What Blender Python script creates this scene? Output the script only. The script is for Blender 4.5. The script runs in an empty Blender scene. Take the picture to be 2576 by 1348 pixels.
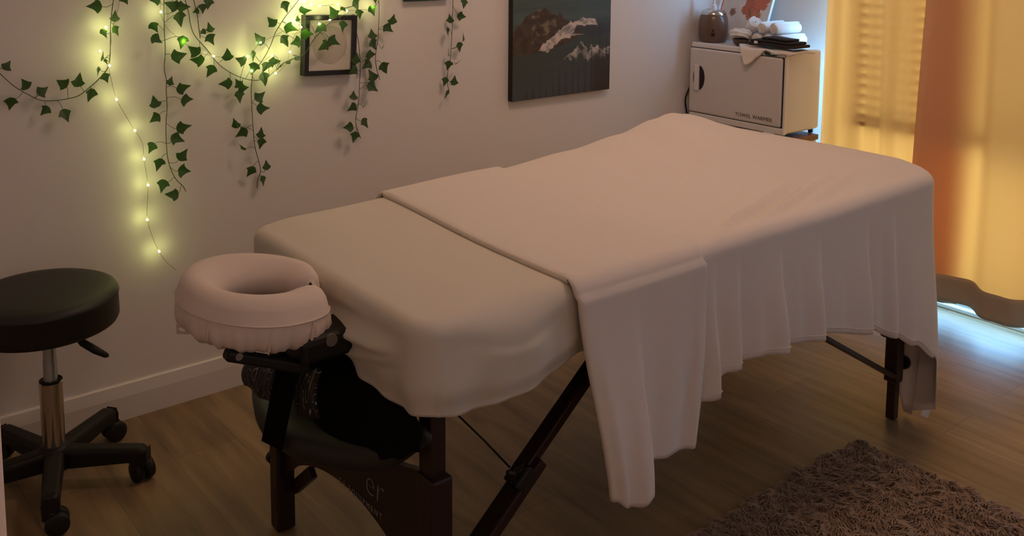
import bpy, bmesh, math, random
import numpy as np
from mathutils import Vector, Matrix, Euler, noise
# camera solved from the room's vanishing lines: focal length (px), principal row (px), pitch, roll, yaw
CAMP = (2441.25, 118.01, .1181844, .0076708, .6783672)
# ivy: (label, stem points (x, z, distance from wall), leaves (x, z, distance, size, angle, openness))
IVY = [
 ('long ivy garland swagging across the wall above the black stool, at far left',
  [(0.5106, 1.0648, 0.018), (0.531, 1.043, 0.018), (0.562, 1.0078, 0.018), (0.5977, 0.9797, 0.018), (0.627, 0.9623, 0.018), (0.6651, 0.9583, 0.018), (0.7002, 0.961, 0.018), (0.7242, 0.9671, 0.018), (0.753, 0.9877, 0.018), (0.7781, 1.0089, 0.018), (0.7995, 1.0328, 0.018), (0.8065, 1.0538, 0.018), (0.8102, 1.0964, 0.018), (0.8136, 1.1603, 0.018), (0.8235, 1.2237, 0.018), (0.8286, 1.249, 0.018)],
  [(0.5464, 1.063, 0.027, 0.0305, 0.87, 1.0), (0.5513, 0.9641, 0.024, 0.0369, -1.75, 1.0), (0.5869, 1.0104, 0.031, 0.0362, 2.09, 1.0), (0.6283, 0.9881, 0.026, 0.0354, 0.52, 1.0), (0.6339, 0.9353, 0.024, 0.0302, -2.36, 1.0), (0.6813, 0.9186, 0.031, 0.0389, -1.22, 1.0), (0.6764, 1.0065, 0.043, 0.0386, 2.53, 1.0), (0.7153, 1.0097, 0.04, 0.0415, 1.31, 1.0), (0.7463, 0.9699, 0.04, 0.0376, -1.92, 1.0), (0.7911, 1.011, 0.027, 0.0303, -1.22, 1.0), (0.7704, 1.0329, 0.034, 0.0266, -1.75, 0.6), (0.7849, 1.0693, 0.028, 0.0302, 1.4, 0.5), (0.794, 1.0556, 0.026, 0.0173, -1.22, 0.5), (0.7927, 1.1344, 0.024, 0.0323, -1.05, 0.5), (0.7717, 1.2095, 0.027, 0.0406, -3.14, 1.0), (0.8182, 1.179, 0.043, 0.0366, 1.57, 0.6), (0.8194, 1.1406, 0.041, 0.0345, -1.05, 0.8), (0.8455, 1.2264, 0.041, 0.0303, -1.05, 1.0)]),
 ('ivy strand hanging straight down left of the long string of fairy lights',
  [(0.9631, 1.2447, 0.018), (0.9609, 1.1305, 0.018), (0.9615, 1.0728, 0.018), (0.957, 1.0197, 0.018), (0.9617, 0.9881, 0.018), (0.9605, 0.9524, 0.018), (0.9611, 0.9073, 0.018), (0.9556, 0.8493, 0.018), (0.9565, 0.7721, 0.018), (0.964, 0.7299, 0.018), (0.9785, 0.6933, 0.018), (0.9981, 0.6694, 0.018), (1.0076, 0.6503, 0.018)],
  [(0.9316, 1.221, 0.04, 0.0331, -3.14, 1.0), (0.9837, 1.2027, 0.026, 0.0427, 2.79, 1.0), (1.0113, 1.1973, 0.029, 0.0384, -0.0, 1.0), (0.9987, 1.1652, 0.036, 0.045, -1.4, 1.0), (0.9251, 1.1452, 0.039, 0.0345, -1.05, 0.8), (0.9285, 1.1103, 0.042, 0.0346, -0.61, 1.0), (1.0033, 1.099, 0.042, 0.0397, -1.75, 1.0), (0.996, 1.0553, 0.024, 0.0454, 0.26, 1.0), (0.9663, 0.9854, 0.036, 0.0279, 1.05, 1.0), (1.0006, 0.9623, 0.037, 0.0418, 0.26, 1.0), (1.0121, 0.9268, 0.034, 0.0434, -0.09, 1.0), (0.923, 0.9269, 0.026, 0.0368, 1.75, 1.0), (0.9209, 0.8836, 0.033, 0.0367, -2.62, 1.0), (1.0026, 0.8446, 0.024, 0.0435, 0.17, 1.0), (0.9779, 0.8169, 0.043, 0.0418, -0.44, 1.0), (0.9045, 0.8016, 0.042, 0.0348, -2.09, 1.0), (0.9951, 0.7638, 0.035, 0.0403, 0.87, 1.0), (0.9275, 0.7474, 0.029, 0.0384, -1.92, 1.0), (0.9929, 0.72, 0.043, 0.0434, -0.26, 1.0), (0.9342, 0.6843, 0.035, 0.0399, -1.92, 1.0), (0.9608, 0.6532, 0.042, 0.0387, 2.97, 1.0)]),
 ('ivy garland dipping in a swag to the left of the small circle print',
  [(1.0192, 1.2334, 0.018), (1.0327, 1.1814, 0.018), (1.038, 1.1424, 0.018), (1.0501, 1.1092, 0.018), (1.0864, 1.0653, 0.018), (1.1167, 1.0233, 0.018), (1.1525, 0.9936, 0.018), (1.1939, 0.972, 0.018), (1.2316, 0.9618, 0.018), (1.2654, 0.9656, 0.018), (1.3, 0.9857, 0.018), (1.3302, 1.0087, 0.018), (1.3859, 1.0254, 0.018), (1.4065, 1.038, 0.018)],
  [(1.0464, 1.041, 0.042, 0.0417, 2.97, 1.0), (1.0397, 1.068, 0.034, 0.0417, 2.44, 1.0), (1.0882, 1.006, 0.032, 0.0401, -2.09, 1.0), (1.1388, 1.0479, 0.036, 0.0395, 1.66, 1.0), (1.1847, 1.0284, 0.032, 0.0386, 2.79, 1.0), (1.1369, 0.9624, 0.026, 0.0415, -3.14, 1.0), (1.1724, 0.9595, 0.029, 0.0318, 2.09, 1.0), (1.1834, 0.9451, 0.041, 0.0373, -0.0, 1.0), (1.1786, 0.9198, 0.023, 0.0402, -1.57, 1.0), (1.2592, 0.9668, 0.023, 0.0441, -1.48, 1.0), (1.2197, 1.0036, 0.036, 0.0389, -2.01, 1.0), (1.2909, 1.0162, 0.028, 0.0396, -0.0, 1.0), (1.2588, 1.0038, 0.034, 0.0393, -1.92, 1.0), (1.3131, 1.0025, 0.033, 0.028, 0.52, 0.4), (1.3395, 1.0116, 0.03, 0.0235, 0.52, 0.4), (1.3526, 1.0259, 0.065, 0.028, 0.44, 0.4), (1.3065, 1.012, 0.031, 0.0233, 1.05, 0.3)]),
 ('short ivy sprig hanging beside the top of the swag',
  [(1.0451, 1.2282, 0.018), (1.0548, 1.1891, 0.018), (1.0592, 1.1629, 0.018), (1.0618, 1.1324, 0.018), (1.0653, 1.1017, 0.018)],
  [(1.0522, 1.1833, 0.027, 0.022, -2.79, 1.0), (1.0675, 1.1919, 0.037, 0.0299, -1.57, 1.0), (1.0888, 1.2056, 0.028, 0.0362, -1.75, 1.0), (1.0903, 1.1318, 0.03, 0.0319, 1.75, 0.7), (1.0657, 1.1231, 0.039, 0.0229, -2.62, 1.0), (1.0919, 1.0989, 0.029, 0.0378, -1.05, 1.0)]),
 ('ivy strand hanging from the lowest point of the swag',
  [(1.225, 0.9829, 0.018), (1.2191, 0.9378, 0.018), (1.2193, 0.8921, 0.018), (1.2213, 0.8368, 0.018), (1.2256, 0.7623, 0.018), (1.2374, 0.7096, 0.018), (1.2429, 0.6761, 0.018), (1.2335, 0.6494, 0.018), (1.2304, 0.6241, 0.018)],
  [(1.2372, 0.9132, 0.035, 0.0406, 0.61, 1.0), (1.2413, 0.8773, 0.043, 0.0415, -0.0, 1.0), (1.1641, 0.8354, 0.024, 0.0343, 1.92, 0.7), (1.1834, 0.8065, 0.023, 0.0413, -2.62, 1.0), (1.2426, 0.7965, 0.027, 0.0349, 1.4, 0.7), (1.2373, 0.7693, 0.04, 0.0361, -1.75, 1.0), (1.1791, 0.7626, 0.036, 0.0275, 2.27, 0.3), (1.207, 0.6834, 0.027, 0.0371, -2.09, 1.0), (1.257, 0.6936, 0.03, 0.0318, 1.57, 1.0), (1.2458, 0.6482, 0.026, 0.0351, -1.57, 0.8)]),
 ('ivy strand climbing steeply to the bright cluster of fairy lights',
  [(1.2471, 1.0084, 0.018), (1.267, 1.0343, 0.018), (1.2873, 1.0695, 0.018), (1.3028, 1.1051, 0.018), (1.3307, 1.1449, 0.018), (1.3587, 1.1758, 0.018), (1.3869, 1.207, 0.018), (1.3973, 1.2205, 0.018)],
  [(1.2209, 1.0415, 0.033, 0.0357, -1.57, 0.75), (1.2468, 1.0862, 0.023, 0.0424, 2.09, 1.0), (1.282, 1.1398, 0.038, 0.0369, 2.27, 1.0), (1.3247, 1.1871, 0.043, 0.0394, -1.22, 1.0), (1.3388, 1.119, 0.044, 0.0429, -0.35, 1.0), (1.3227, 1.0806, 0.039, 0.041, -1.05, 1.0), (1.3498, 1.0764, 0.062, 0.041, -2.97, 1.0), (1.379, 1.1, 0.075, 0.042, -0.0, 1.0)]),
 ('ivy strand crossing the front of the circle print',
  [(1.3699, 1.0277, 0.05), (1.3904, 1.0424, 0.05), (1.4113, 1.0736, 0.05), (1.4374, 1.0999, 0.05), (1.4742, 1.1307, 0.05), (1.5062, 1.1621, 0.05), (1.5302, 1.1728, 0.05), (1.5652, 1.1808, 0.05), (1.5735, 1.1972, 0.05)],
  [(1.3765, 1.1728, 0.067, 0.0396, -0.0, 0.7), (1.3523, 1.1486, 0.07, 0.0195, 1.57, 1.0), (1.4766, 1.1622, 0.066, 0.0419, 2.09, 1.0), (1.4309, 1.1158, 0.068, 0.0402, -2.44, 1.0), (1.5094, 1.1184, 0.067, 0.0384, -1.75, 1.0), (1.4435, 1.059, 0.066, 0.0428, -2.62, 1.0), (1.4769, 1.0705, 0.063, 0.0431, -0.52, 1.0), (1.5817, 1.182, 0.026, 0.0432, -1.05, 1.0), (1.5688, 1.1546, 0.067, 0.034, -1.57, 1.0), (1.5149, 1.171, 0.063, 0.0264, -0.7, 0.4)]),
 ('ivy strand hanging just off the right edge of the circle print',
  [(1.583, 1.1467, 0.018), (1.5852, 1.103, 0.018), (1.5955, 1.0489, 0.018), (1.6001, 0.9752, 0.018), (1.5967, 0.9214, 0.018), (1.5932, 0.8625, 0.018), (1.5813, 0.8044, 0.018), (1.5837, 0.7744, 0.018), (1.5988, 0.7336, 0.018)],
  [(1.5609, 1.0798, 0.068, 0.0243, -1.57, 0.5), (1.6317, 1.012, 0.027, 0.0449, -0.0, 1.0), (1.6221, 0.9789, 0.023, 0.0409, -2.62, 1.0), (1.5576, 1.0079, 0.064, 0.0366, 1.4, 1.0), (1.548, 0.9711, 0.064, 0.04, -2.62, 1.0), (1.6416, 0.9402, 0.023, 0.0427, 1.92, 1.0), (1.6351, 0.9049, 0.033, 0.0441, -0.7, 1.0), (1.5674, 0.8812, 0.028, 0.0322, 1.4, 1.0), (1.5539, 0.847, 0.045, 0.0369, -2.62, 1.0), (1.6113, 0.8457, 0.025, 0.0325, 0.87, 0.4), (1.6041, 0.7879, 0.034, 0.0375, -1.05, 1.0), (1.5412, 0.7821, 0.04, 0.037, -3.14, 1.0), (1.5674, 0.7464, 0.031, 0.0373, -1.92, 1.0)]),
 ('ivy strand with a lit leaf hanging between the circle print and the painting',
  [(1.6728, 1.2111, 0.018), (1.6732, 1.1424, 0.018), (1.6685, 1.0638, 0.018), (1.6582, 1.0051, 0.018), (1.6618, 0.9652, 0.018), (1.6739, 0.9243, 0.018)],
  [(1.6311, 1.1608, 0.045, 0.0385, -1.22, 1.0), (1.6495, 1.1908, 0.033, 0.0199, -1.57, 1.0), (1.7187, 1.1236, 0.028, 0.0379, 1.4, 0.8), (1.6988, 1.0977, 0.031, 0.0393, -0.7, 1.0), (1.6431, 1.0781, 0.023, 0.036, 1.57, 1.0), (1.6404, 1.0472, 0.032, 0.0424, -1.05, 1.0), (1.6811, 1.0367, 0.028, 0.0242, 1.05, 0.4), (1.6755, 0.9678, 0.042, 0.0442, -1.05, 1.0)]),
 ('short thin ivy strand hanging alone left of the mountain painting',
  [(1.975, 1.2008, 0.018), (1.9706, 1.0762, 0.018), (1.9624, 0.972, 0.018), (1.9529, 0.9307, 0.018), (1.9497, 0.8889, 0.018), (1.958, 0.8564, 0.018)],
  [(2.005, 1.1699, 0.041, 0.0361, -1.75, 1.0), (1.9991, 1.1228, 0.033, 0.0362, -0.17, 1.0), (1.9578, 1.1137, 0.023, 0.0329, 1.57, 0.7), (1.9428, 1.0734, 0.028, 0.0359, -1.75, 0.8), (2.0112, 1.0457, 0.028, 0.0322, 1.57, 0.7), (1.9944, 1.0152, 0.027, 0.0364, -1.4, 1.0), (1.9482, 0.996, 0.027, 0.035, 1.75, 0.45), (1.9804, 0.9627, 0.042, 0.0352, 0.52, 0.4), (1.9491, 0.9529, 0.025, 0.0362, -1.75, 0.7), (1.9366, 0.896, 0.023, 0.033, -1.92, 0.6), (1.9604, 0.8964, 0.043, 0.0351, 1.4, 0.7), (1.9346, 0.8531, 0.035, 0.035, -1.92, 0.8)]),
]
LIGHTS = [
 ('string of warm fairy lights trailing down the wall towards the stool',
  [(0.8359, 1.2516, 0.032), (0.8348, 1.2241, 0.032), (0.8306, 1.1968, 0.032), (0.814, 1.1535, 0.032), (0.8078, 1.1042, 0.032), (0.8001, 1.0439, 0.032), (0.8049, 1.0045, 0.032), (0.8166, 0.9475, 0.032), (0.8436, 0.8915, 0.032), (0.863, 0.8538, 0.032), (0.8825, 0.8146, 0.032), (0.8853, 0.768, 0.032), (0.8905, 0.7266, 0.032), (0.8937, 0.6911, 0.032), (0.8907, 0.639, 0.032), (0.8878, 0.5902, 0.032), (0.9027, 0.5306, 0.032), (0.9184, 0.4894, 0.032), (0.9346, 0.4585, 0.032), (0.9661, 0.4215, 0.032)],
  [(0.7951, 1.1515, 0.035), (0.8003, 1.0442, 0.035), (0.8157, 0.948, 0.035), (0.862, 0.8544, 0.035), (0.8843, 0.7687, 0.035), (0.8927, 0.6919, 0.035), (0.8868, 0.5911, 0.035), (0.9174, 0.4904, 0.035), (0.7768, 1.0868, 0.035)]),
 ('string of fairy lights looped through the ivy swag',
  [(0.9502, 1.2367, 0.032), (0.9473, 1.1859, 0.032), (0.9637, 1.1396, 0.032), (1.0071, 1.0991, 0.032), (1.0482, 1.0649, 0.032), (1.098, 1.0483, 0.032), (1.1504, 1.0396, 0.032), (1.203, 1.0405, 0.032), (1.2461, 1.0775, 0.032), (1.292, 1.0967, 0.032), (1.3428, 1.1184, 0.032)],
  [(0.9462, 1.1862, 0.035), (1.0061, 1.0994, 0.035), (1.0968, 1.0487, 0.035), (1.2017, 1.0409, 0.035), (1.2447, 1.0791, 0.035)]),
 ('tangled cluster of fairy lights around the circle print',
  [(1.2241, 0.9669, 0.032), (1.2145, 0.9946, 0.032), (1.2445, 1.0141, 0.032), (1.2827, 1.0357, 0.032), (1.3035, 1.0218, 0.032), (1.2946, 0.9804, 0.032), (1.3298, 1.0073, 0.032), (1.3426, 1.0438, 0.032), (1.3584, 1.0926, 0.032), (1.364, 1.1226, 0.068), (1.3535, 1.133, 0.068), (1.3621, 1.1422, 0.032), (1.3872, 1.1783, 0.032), (1.3781, 1.1973, 0.032), (1.4188, 1.187, 0.032), (1.4492, 1.1819, 0.032), (1.5099, 1.1832, 0.032), (1.5442, 1.1625, 0.032), (1.5067, 1.1502, 0.068), (1.4629, 1.1397, 0.068), (1.4266, 1.1291, 0.068), (1.3677, 1.1076, 0.068), (1.3518, 1.0992, 0.032)],
  [(1.2132, 0.995, 0.035), (1.2813, 1.0362, 0.035), (1.2919, 0.981, 0.035), (1.3411, 1.0442, 0.035), (1.3625, 1.1229, 0.07100000000000001), (1.3685, 1.1296, 0.035), (1.3552, 1.1403, 0.035), (1.3766, 1.1988, 0.035), (1.4173, 1.1872, 0.035), (1.4477, 1.1834, 0.035), (1.5112, 1.1846, 0.035), (1.5425, 1.1628, 0.035), (1.4613, 1.1401, 0.07100000000000001), (1.4251, 1.1294, 0.07100000000000001), (1.3929, 1.1969, 0.035)]),
 ('single end of fairy lights behind a leaf right of the circle print',
  [(1.5442, 1.1625, 0.032), (1.5851, 1.1633, 0.032), (1.6387, 1.1675, 0.032), (1.6754, 1.2054, 0.032)],
  [(1.637, 1.1717, 0.035)]),
]
rnd = random.Random(7)
PI = math.pi
C = bpy.context.scene.collection

# ------------------------------------------------------------------ helpers
def link(name, me, mat=None, parent=None, smooth=False):
    o = bpy.data.objects.new(name, me)
    C.objects.link(o)
    if mat: me.materials.append(mat)
    if parent: o.parent = parent
    if smooth:
        me.polygons.foreach_set('use_smooth', [True] * len(me.polygons))
    return o

def mesh(name, vs, fs, mat=None, parent=None, smooth=False):
    me = bpy.data.meshes.new(name)
    me.from_pydata([tuple(map(float, v)) for v in vs], [], fs)
    me.update()
    return link(name, me, mat, parent, smooth)

def from_bm(name, bm, mat=None, parent=None, smooth=False):
    bmesh.ops.recalc_face_normals(bm, faces=bm.faces)
    me = bpy.data.meshes.new(name)
    bm.to_mesh(me); bm.free()
    return link(name, me, mat, parent, smooth)

def tag(o, label=None, cat=None, group=None, kind=None):
    if label: o['label'] = label
    if cat: o['category'] = cat
    if group: o['group'] = group
    if kind: o['kind'] = kind
    return o

def empty(name, loc, label, cat, group=None, rz=0):
    o = bpy.data.objects.new(name, None); C.objects.link(o)
    o.location = loc; o.rotation_euler[2] = rz
    o.empty_display_size = .05
    return tag(o, label, cat, group)

def bm_box(bm, c, s, bev=0.0, seg=2, M=None):
    r = bmesh.ops.create_cube(bm, size=1.0)
    vs = r['verts']
    for v in vs: v.co = Vector((v.co.x * s[0], v.co.y * s[1], v.co.z * s[2]))
    if bev > 0:
        es = list({e for v in vs for e in v.link_edges})
        r2 = bmesh.ops.bevel(bm, geom=es, offset=bev, segments=seg, affect='EDGES', profile=.5)
        vs = list({v for f in r2['faces'] for v in f.verts} | {v for v in vs if v.is_valid})
    for v in vs:
        co = v.co
        if M is not None: co = M @ co
        v.co = co + Vector(c)

def box(name, c, s, mat, parent=None, bev=0.0, seg=2, rot=None, smooth=False):
    bm = bmesh.new()
    M = Euler(rot).to_matrix() if rot else None
    bm_box(bm, c, s, bev, seg, M)
    return from_bm(name, bm, mat, parent, smooth)

def beam_bm(bm, a, b, w, h, bev=.002, up=(0, 0, 1)):
    a, b = Vector(a), Vector(b)
    d = b - a; L = d.length; z = d.normalized()
    x = Vector(up).cross(z)
    if x.length < 1e-4: x = Vector((1, 0, 0))
    x.normalize(); y = z.cross(x)
    M = Matrix((x, y, z)).transposed()
    bm_box(bm, (a + b) / 2, (w, h, L), bev, 2, M)

def beam(name, a, b, w, h, mat, parent=None, bev=.002, up=(0, 0, 1)):
    bm = bmesh.new(); beam_bm(bm, a, b, w, h, bev, up)
    return from_bm(name, bm, mat, parent)

def lathe(name, prof, mat, parent=None, loc=(0, 0, 0), n=48, axis='z', smooth=True):
    vs, fs = [], []
    for r, z in prof:
        for k in range(n):
            a = 2 * PI * k / n
            p = (r * math.cos(a), r * math.sin(a), z)
            if axis == 'x': p = (p[2], p[0], p[1])
            if axis == 'y': p = (p[0], p[2], p[1])
            vs.append((p[0] + loc[0], p[1] + loc[1], p[2] + loc[2]))
    m = len(prof)
    for i in range(m - 1):
        for k in range(n):
            fs.append((i * n + k, i * n + (k + 1) % n, (i + 1) * n + (k + 1) % n, (i + 1) * n + k))
    if prof[0][0] > 1e-6: fs.append(tuple(range(n - 1, -1, -1)))
    if prof[-1][0] > 1e-6: fs.append(tuple((m - 1) * n + k for k in range(n)))
    bm = bmesh.new()
    me = bpy.data.meshes.new(name); me.from_pydata(vs, [], fs)
    bm.from_mesh(me); bpy.data.meshes.remove(me)
    bmesh.ops.remove_doubles(bm, verts=bm.verts, dist=1e-6)
    o = from_bm(name, bm, mat, parent, smooth)
    if smooth:
        md = o.modifiers.new('es', 'EDGE_SPLIT'); md.split_angle = math.radians(48)
    return o

def tube_geo(pts, r, n=6, cap=True, vs=None, fs=None):
    vs = [] if vs is None else vs; fs = [] if fs is None else fs
    P = [Vector(p) for p in pts]; base = len(vs)
    ref = Vector((0, 0, 1))
    for i, p in enumerate(P):
        t = (P[min(i + 1, len(P) - 1)] - P[max(i - 1, 0)])
        if t.length < 1e-9: t = Vector((0, 0, 1))
        t.normalize()
        x = t.cross(ref)
        if x.length < .1: x = t.cross(Vector((0, 1, 0)))
        x.normalize(); y = t.cross(x)
        rr = r[i] if isinstance(r, (list, tuple)) else r
        for k in range(n):
            a = 2 * PI * k / n
            vs.append(p + x * (rr * math.cos(a)) + y * (rr * math.sin(a)))
    for i in range(len(P) - 1):
        for k in range(n):
            fs.append((base + i * n + k, base + i * n + (k + 1) % n, base + (i + 1) * n + (k + 1) % n, base + (i + 1) * n + k))
    if cap:
        fs.append(tuple(base + k for k in range(n)))
        fs.append(tuple(base + (len(P) - 1) * n + k for k in range(n)))
    return vs, fs

def smooth_path(pts, sub=4):
    P = [Vector(p) for p in pts]; out = []
    for i in range(len(P) - 1):
        p0 = P[max(i - 1, 0)]; p1 = P[i]; p2 = P[i + 1]; p3 = P[min(i + 2, len(P) - 1)]
        for k in range(sub):
            t = k / sub
            out.append(.5 * ((2 * p1) + (p2 - p0) * t + (2 * p0 - 5 * p1 + 4 * p2 - p3) * t * t + (3 * p1 - p0 - 3 * p2 + p3) * t ** 3))
    out.append(P[-1])
    return out

def tube(name, pts, r, mat, parent=None, n=8, sub=0):
    if sub: pts = smooth_path(pts, sub)
    vs, fs = tube_geo(pts, r, n)
    return mesh(name, vs, fs, mat, parent, True)

def prism(name, poly, thick, plane, pos, mat, parent=None, bev=0):
    """poly (a,b) extruded; plane 'x': a=y,b=z at x=pos..pos+thick ; 'z': a=x,b=y"""
    n = len(poly); vs = []
    for d in (0, thick):
        for a, b in poly:
            vs.append((pos + d, a, b) if plane == 'x' else (a, pos + d, b) if plane == 'y' else (a, b, pos + d))
    fs = [tuple(range(n)), tuple(range(2 * n - 1, n - 1, -1))] + [(i, (i + 1) % n, n + (i + 1) % n, n + i) for i in range(n)]
    bm = bmesh.new(); me = bpy.data.meshes.new(name); me.from_pydata(vs, [], fs); bm.from_mesh(me); bpy.data.meshes.remove(me)
    if bev: bmesh.ops.bevel(bm, geom=list(bm.edges), offset=bev, segments=2, affect='EDGES')
    return from_bm(name, bm, mat, parent)

def interp(x, tab):
    if x <= tab[0][0]: return tab[0][1]
    for (a, va), (b, vb) in zip(tab, tab[1:]):
        if x <= b:
            t = (x - a) / (b - a); t = t * t * (3 - 2 * t)
            return va + (vb - va) * t
    return tab[-1][1]

def sstep(a, b, x):
    t = max(0, min(1, (x - a) / (b - a))); return t * t * (3 - 2 * t)

# ------------------------------------------------------------------ materials
def mat(name, col, rough=.6, metal=0, spec=.5, bump=None, coat=0, sheen=0, trans=None, emis=None):
    m = bpy.data.materials.new(name); m.use_nodes = True
    nt = m.node_tree; b = nt.nodes['Principled BSDF']
    b.inputs['Base Color'].default_value = (*col, 1)
    b.inputs['Roughness'].default_value = rough
    b.inputs['Metallic'].default_value = metal
    b.inputs['Specular IOR Level'].default_value = spec
    if coat: b.inputs['Coat Weight'].default_value = coat
    if sheen: b.inputs['Sheen Weight'].default_value = sheen
    if emis:
        b.inputs['Emission Color'].default_value = (*emis[0], 1); b.inputs['Emission Strength'].default_value = emis[1]
    if bump:
        sc, st, dist = bump
        tc = nt.nodes.new('ShaderNodeTexCoord'); nz = nt.nodes.new('ShaderNodeTexNoise'); bp = nt.nodes.new('ShaderNodeBump')
        nz.inputs['Scale'].default_value = sc; nz.inputs['Detail'].default_value = 4
        bp.inputs['Strength'].default_value = st; bp.inputs['Distance'].default_value = dist
        nt.links.new(tc.outputs['Object'], nz.inputs['Vector']); nt.links.new(nz.outputs['Fac'], bp.inputs['Height'])
        nt.links.new(bp.outputs['Normal'], b.inputs['Normal'])
    if trans:
        tcol, w = trans
        t = nt.nodes.new('ShaderNodeBsdfTranslucent'); t.inputs['Color'].default_value = (*tcol, 1)
        mx = nt.nodes.new('ShaderNodeMixShader'); mx.inputs[0].default_value = w
        out = nt.nodes['Material Output']
        nt.links.new(b.outputs[0], mx.inputs[1]); nt.links.new(t.outputs[0], mx.inputs[2]); nt.links.new(mx.outputs[0], out.inputs[0])
    return m

def vcol_mat(name, rough=.6, bump=0):
    m = mat(name, (1, 1, 1), rough)
    nt = m.node_tree; b = nt.nodes['Principled BSDF']
    a = nt.nodes.new('ShaderNodeAttribute'); a.attribute_name = 'paint'
    nt.links.new(a.outputs['Color'], b.inputs['Base Color'])
    return m

M = {}
M['wall'] = mat('wall_paint', (.86, .82, .79), .75, bump=(180, .06, .001), spec=.3)
M['ceil'] = mat('ceiling_paint', (.8, .78, .75), .9)
M['trim'] = mat('trim_paint', (.80, .76, .74), .4)
M['jamb'] = mat('door_jamb_paint', (.95, .76, .64), .5)
M['sheet'] = mat('cotton_sheet', (.74, .68, .58), .85, spec=.2, sheen=.15, bump=(900, .05, .0006))
M['blanket'] = mat('top_sheet_fabric', (.82, .73, .66), .85, spec=.2, sheen=.2, bump=(9, .12, .010))
M['cover'] = mat('cradle_cover_fabric', (.80, .68, .59), .85, spec=.2, sheen=.2, bump=(900, .05, .0006))
M['wood'] = mat('dark_stained_wood', (.020, .007, .0045), .38, bump=(40, .1, .001))
M['wood2'] = mat('dark_leg_wood', (.035, .016, .012), .4)
M['black'] = mat('black_plastic', (.010, .009, .008), .5, spec=.35)
M['vinyl'] = mat('black_vinyl', (.013, .013, .009), .5, bump=(500, .1, .0005))
M['clothblack'] = mat('black_nylon', (.004, .003, .003), .9, spec=.1)
M['chrome'] = mat('chrome', (.62, .58, .55), .16, 1)
M['steel'] = mat('brushed_steel', (.35, .34, .32), .4, 1)
M['knob'] = mat('black_knob', (.01, .01, .01), .4)
M['white_metal'] = mat('white_enamel', (.80, .78, .78), .35)
M['white_door'] = mat('white_warmer_door', (.74, .70, .69), .4)
M['gap'] = mat('gap_shade_paint', (.02, .015, .015), .8)  # near-black standing in for shade around the warmer door and grip
M['ink'] = mat('printed_lettering', (.08, .06, .06), .6)
M['inklight'] = mat('pale_lettering', (.34, .31, .29), .5)
M['panel_green'] = mat('dark_green_switch', (.01, .05, .045), .3)
M['rubber'] = mat('rubber', (.01, .02, .015), .7)
M['shelfwood'] = mat('shelf_wood', (.20, .10, .055), .45)
M['towel'] = mat('towel_terry', (.86, .84, .83), .95, sheen=.4, bump=(350, .5, .002))
M['towel_beige'] = mat('cream_terry', (.80, .70, .60), .95, sheen=.4, bump=(350, .5, .002))
M['darkcloth'] = mat('dark_brown_cloth', (.022, .015, .014), .9)
M['bowl'] = mat('brown_bowl', (.10, .06, .045), .3)
M['amber'] = mat('brown_glaze', (.15, .088, .062), .28)
M['whiteplastic'] = mat('white_plastic', (.85, .85, .85), .3)
M['leaf'] = mat('ivy_leaf', (.036, .056, .032), .5, trans=((.10, .32, .03), .24))
M['vine'] = mat('ivy_stem', (.05, .085, .035), .6)
M['wire'] = mat('thin_copper_wire', (.35, .28, .12), .4, .6)
M['bulb'] = mat('lit_led', (1, 1, .7), .3, emis=((.90, .95, .32), 155))
M['frame'] = mat('black_frame', (.012, .011, .016), .35)
M['canvas_edge'] = mat('painted_canvas_edge', (.012, .011, .009), .6)
M['navy'] = mat('dark_blue_frame', (.02, .035, .05), .5)
M['coral'] = mat('coral_glow_paint', (.85, .20, .13), .5)  # glow along the picture edge, put into the colour
M['metal_dark'] = mat('dark_bronze', (.05, .04, .035), .4, .8)
M['rod'] = mat('curtain_rod_metal', (.2, .18, .16), .4, .8)
M['upvc'] = mat('white_window_frame', (.75, .77, .8), .4)
M['slat'] = mat('blind_slat', (.75, .73, .68), .5)
M['lampglass'] = mat('lamp_diffuser', (.9, .85, .8), .6, emis=((1.0, .62, .43), 18))
M['fill_glass'] = mat('fill_lamp_diffuser', (.9, .85, .8), .6, emis=((1.0, .62, .44), 7))  # emission of the added fill lamp
M['pile'] = None

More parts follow.
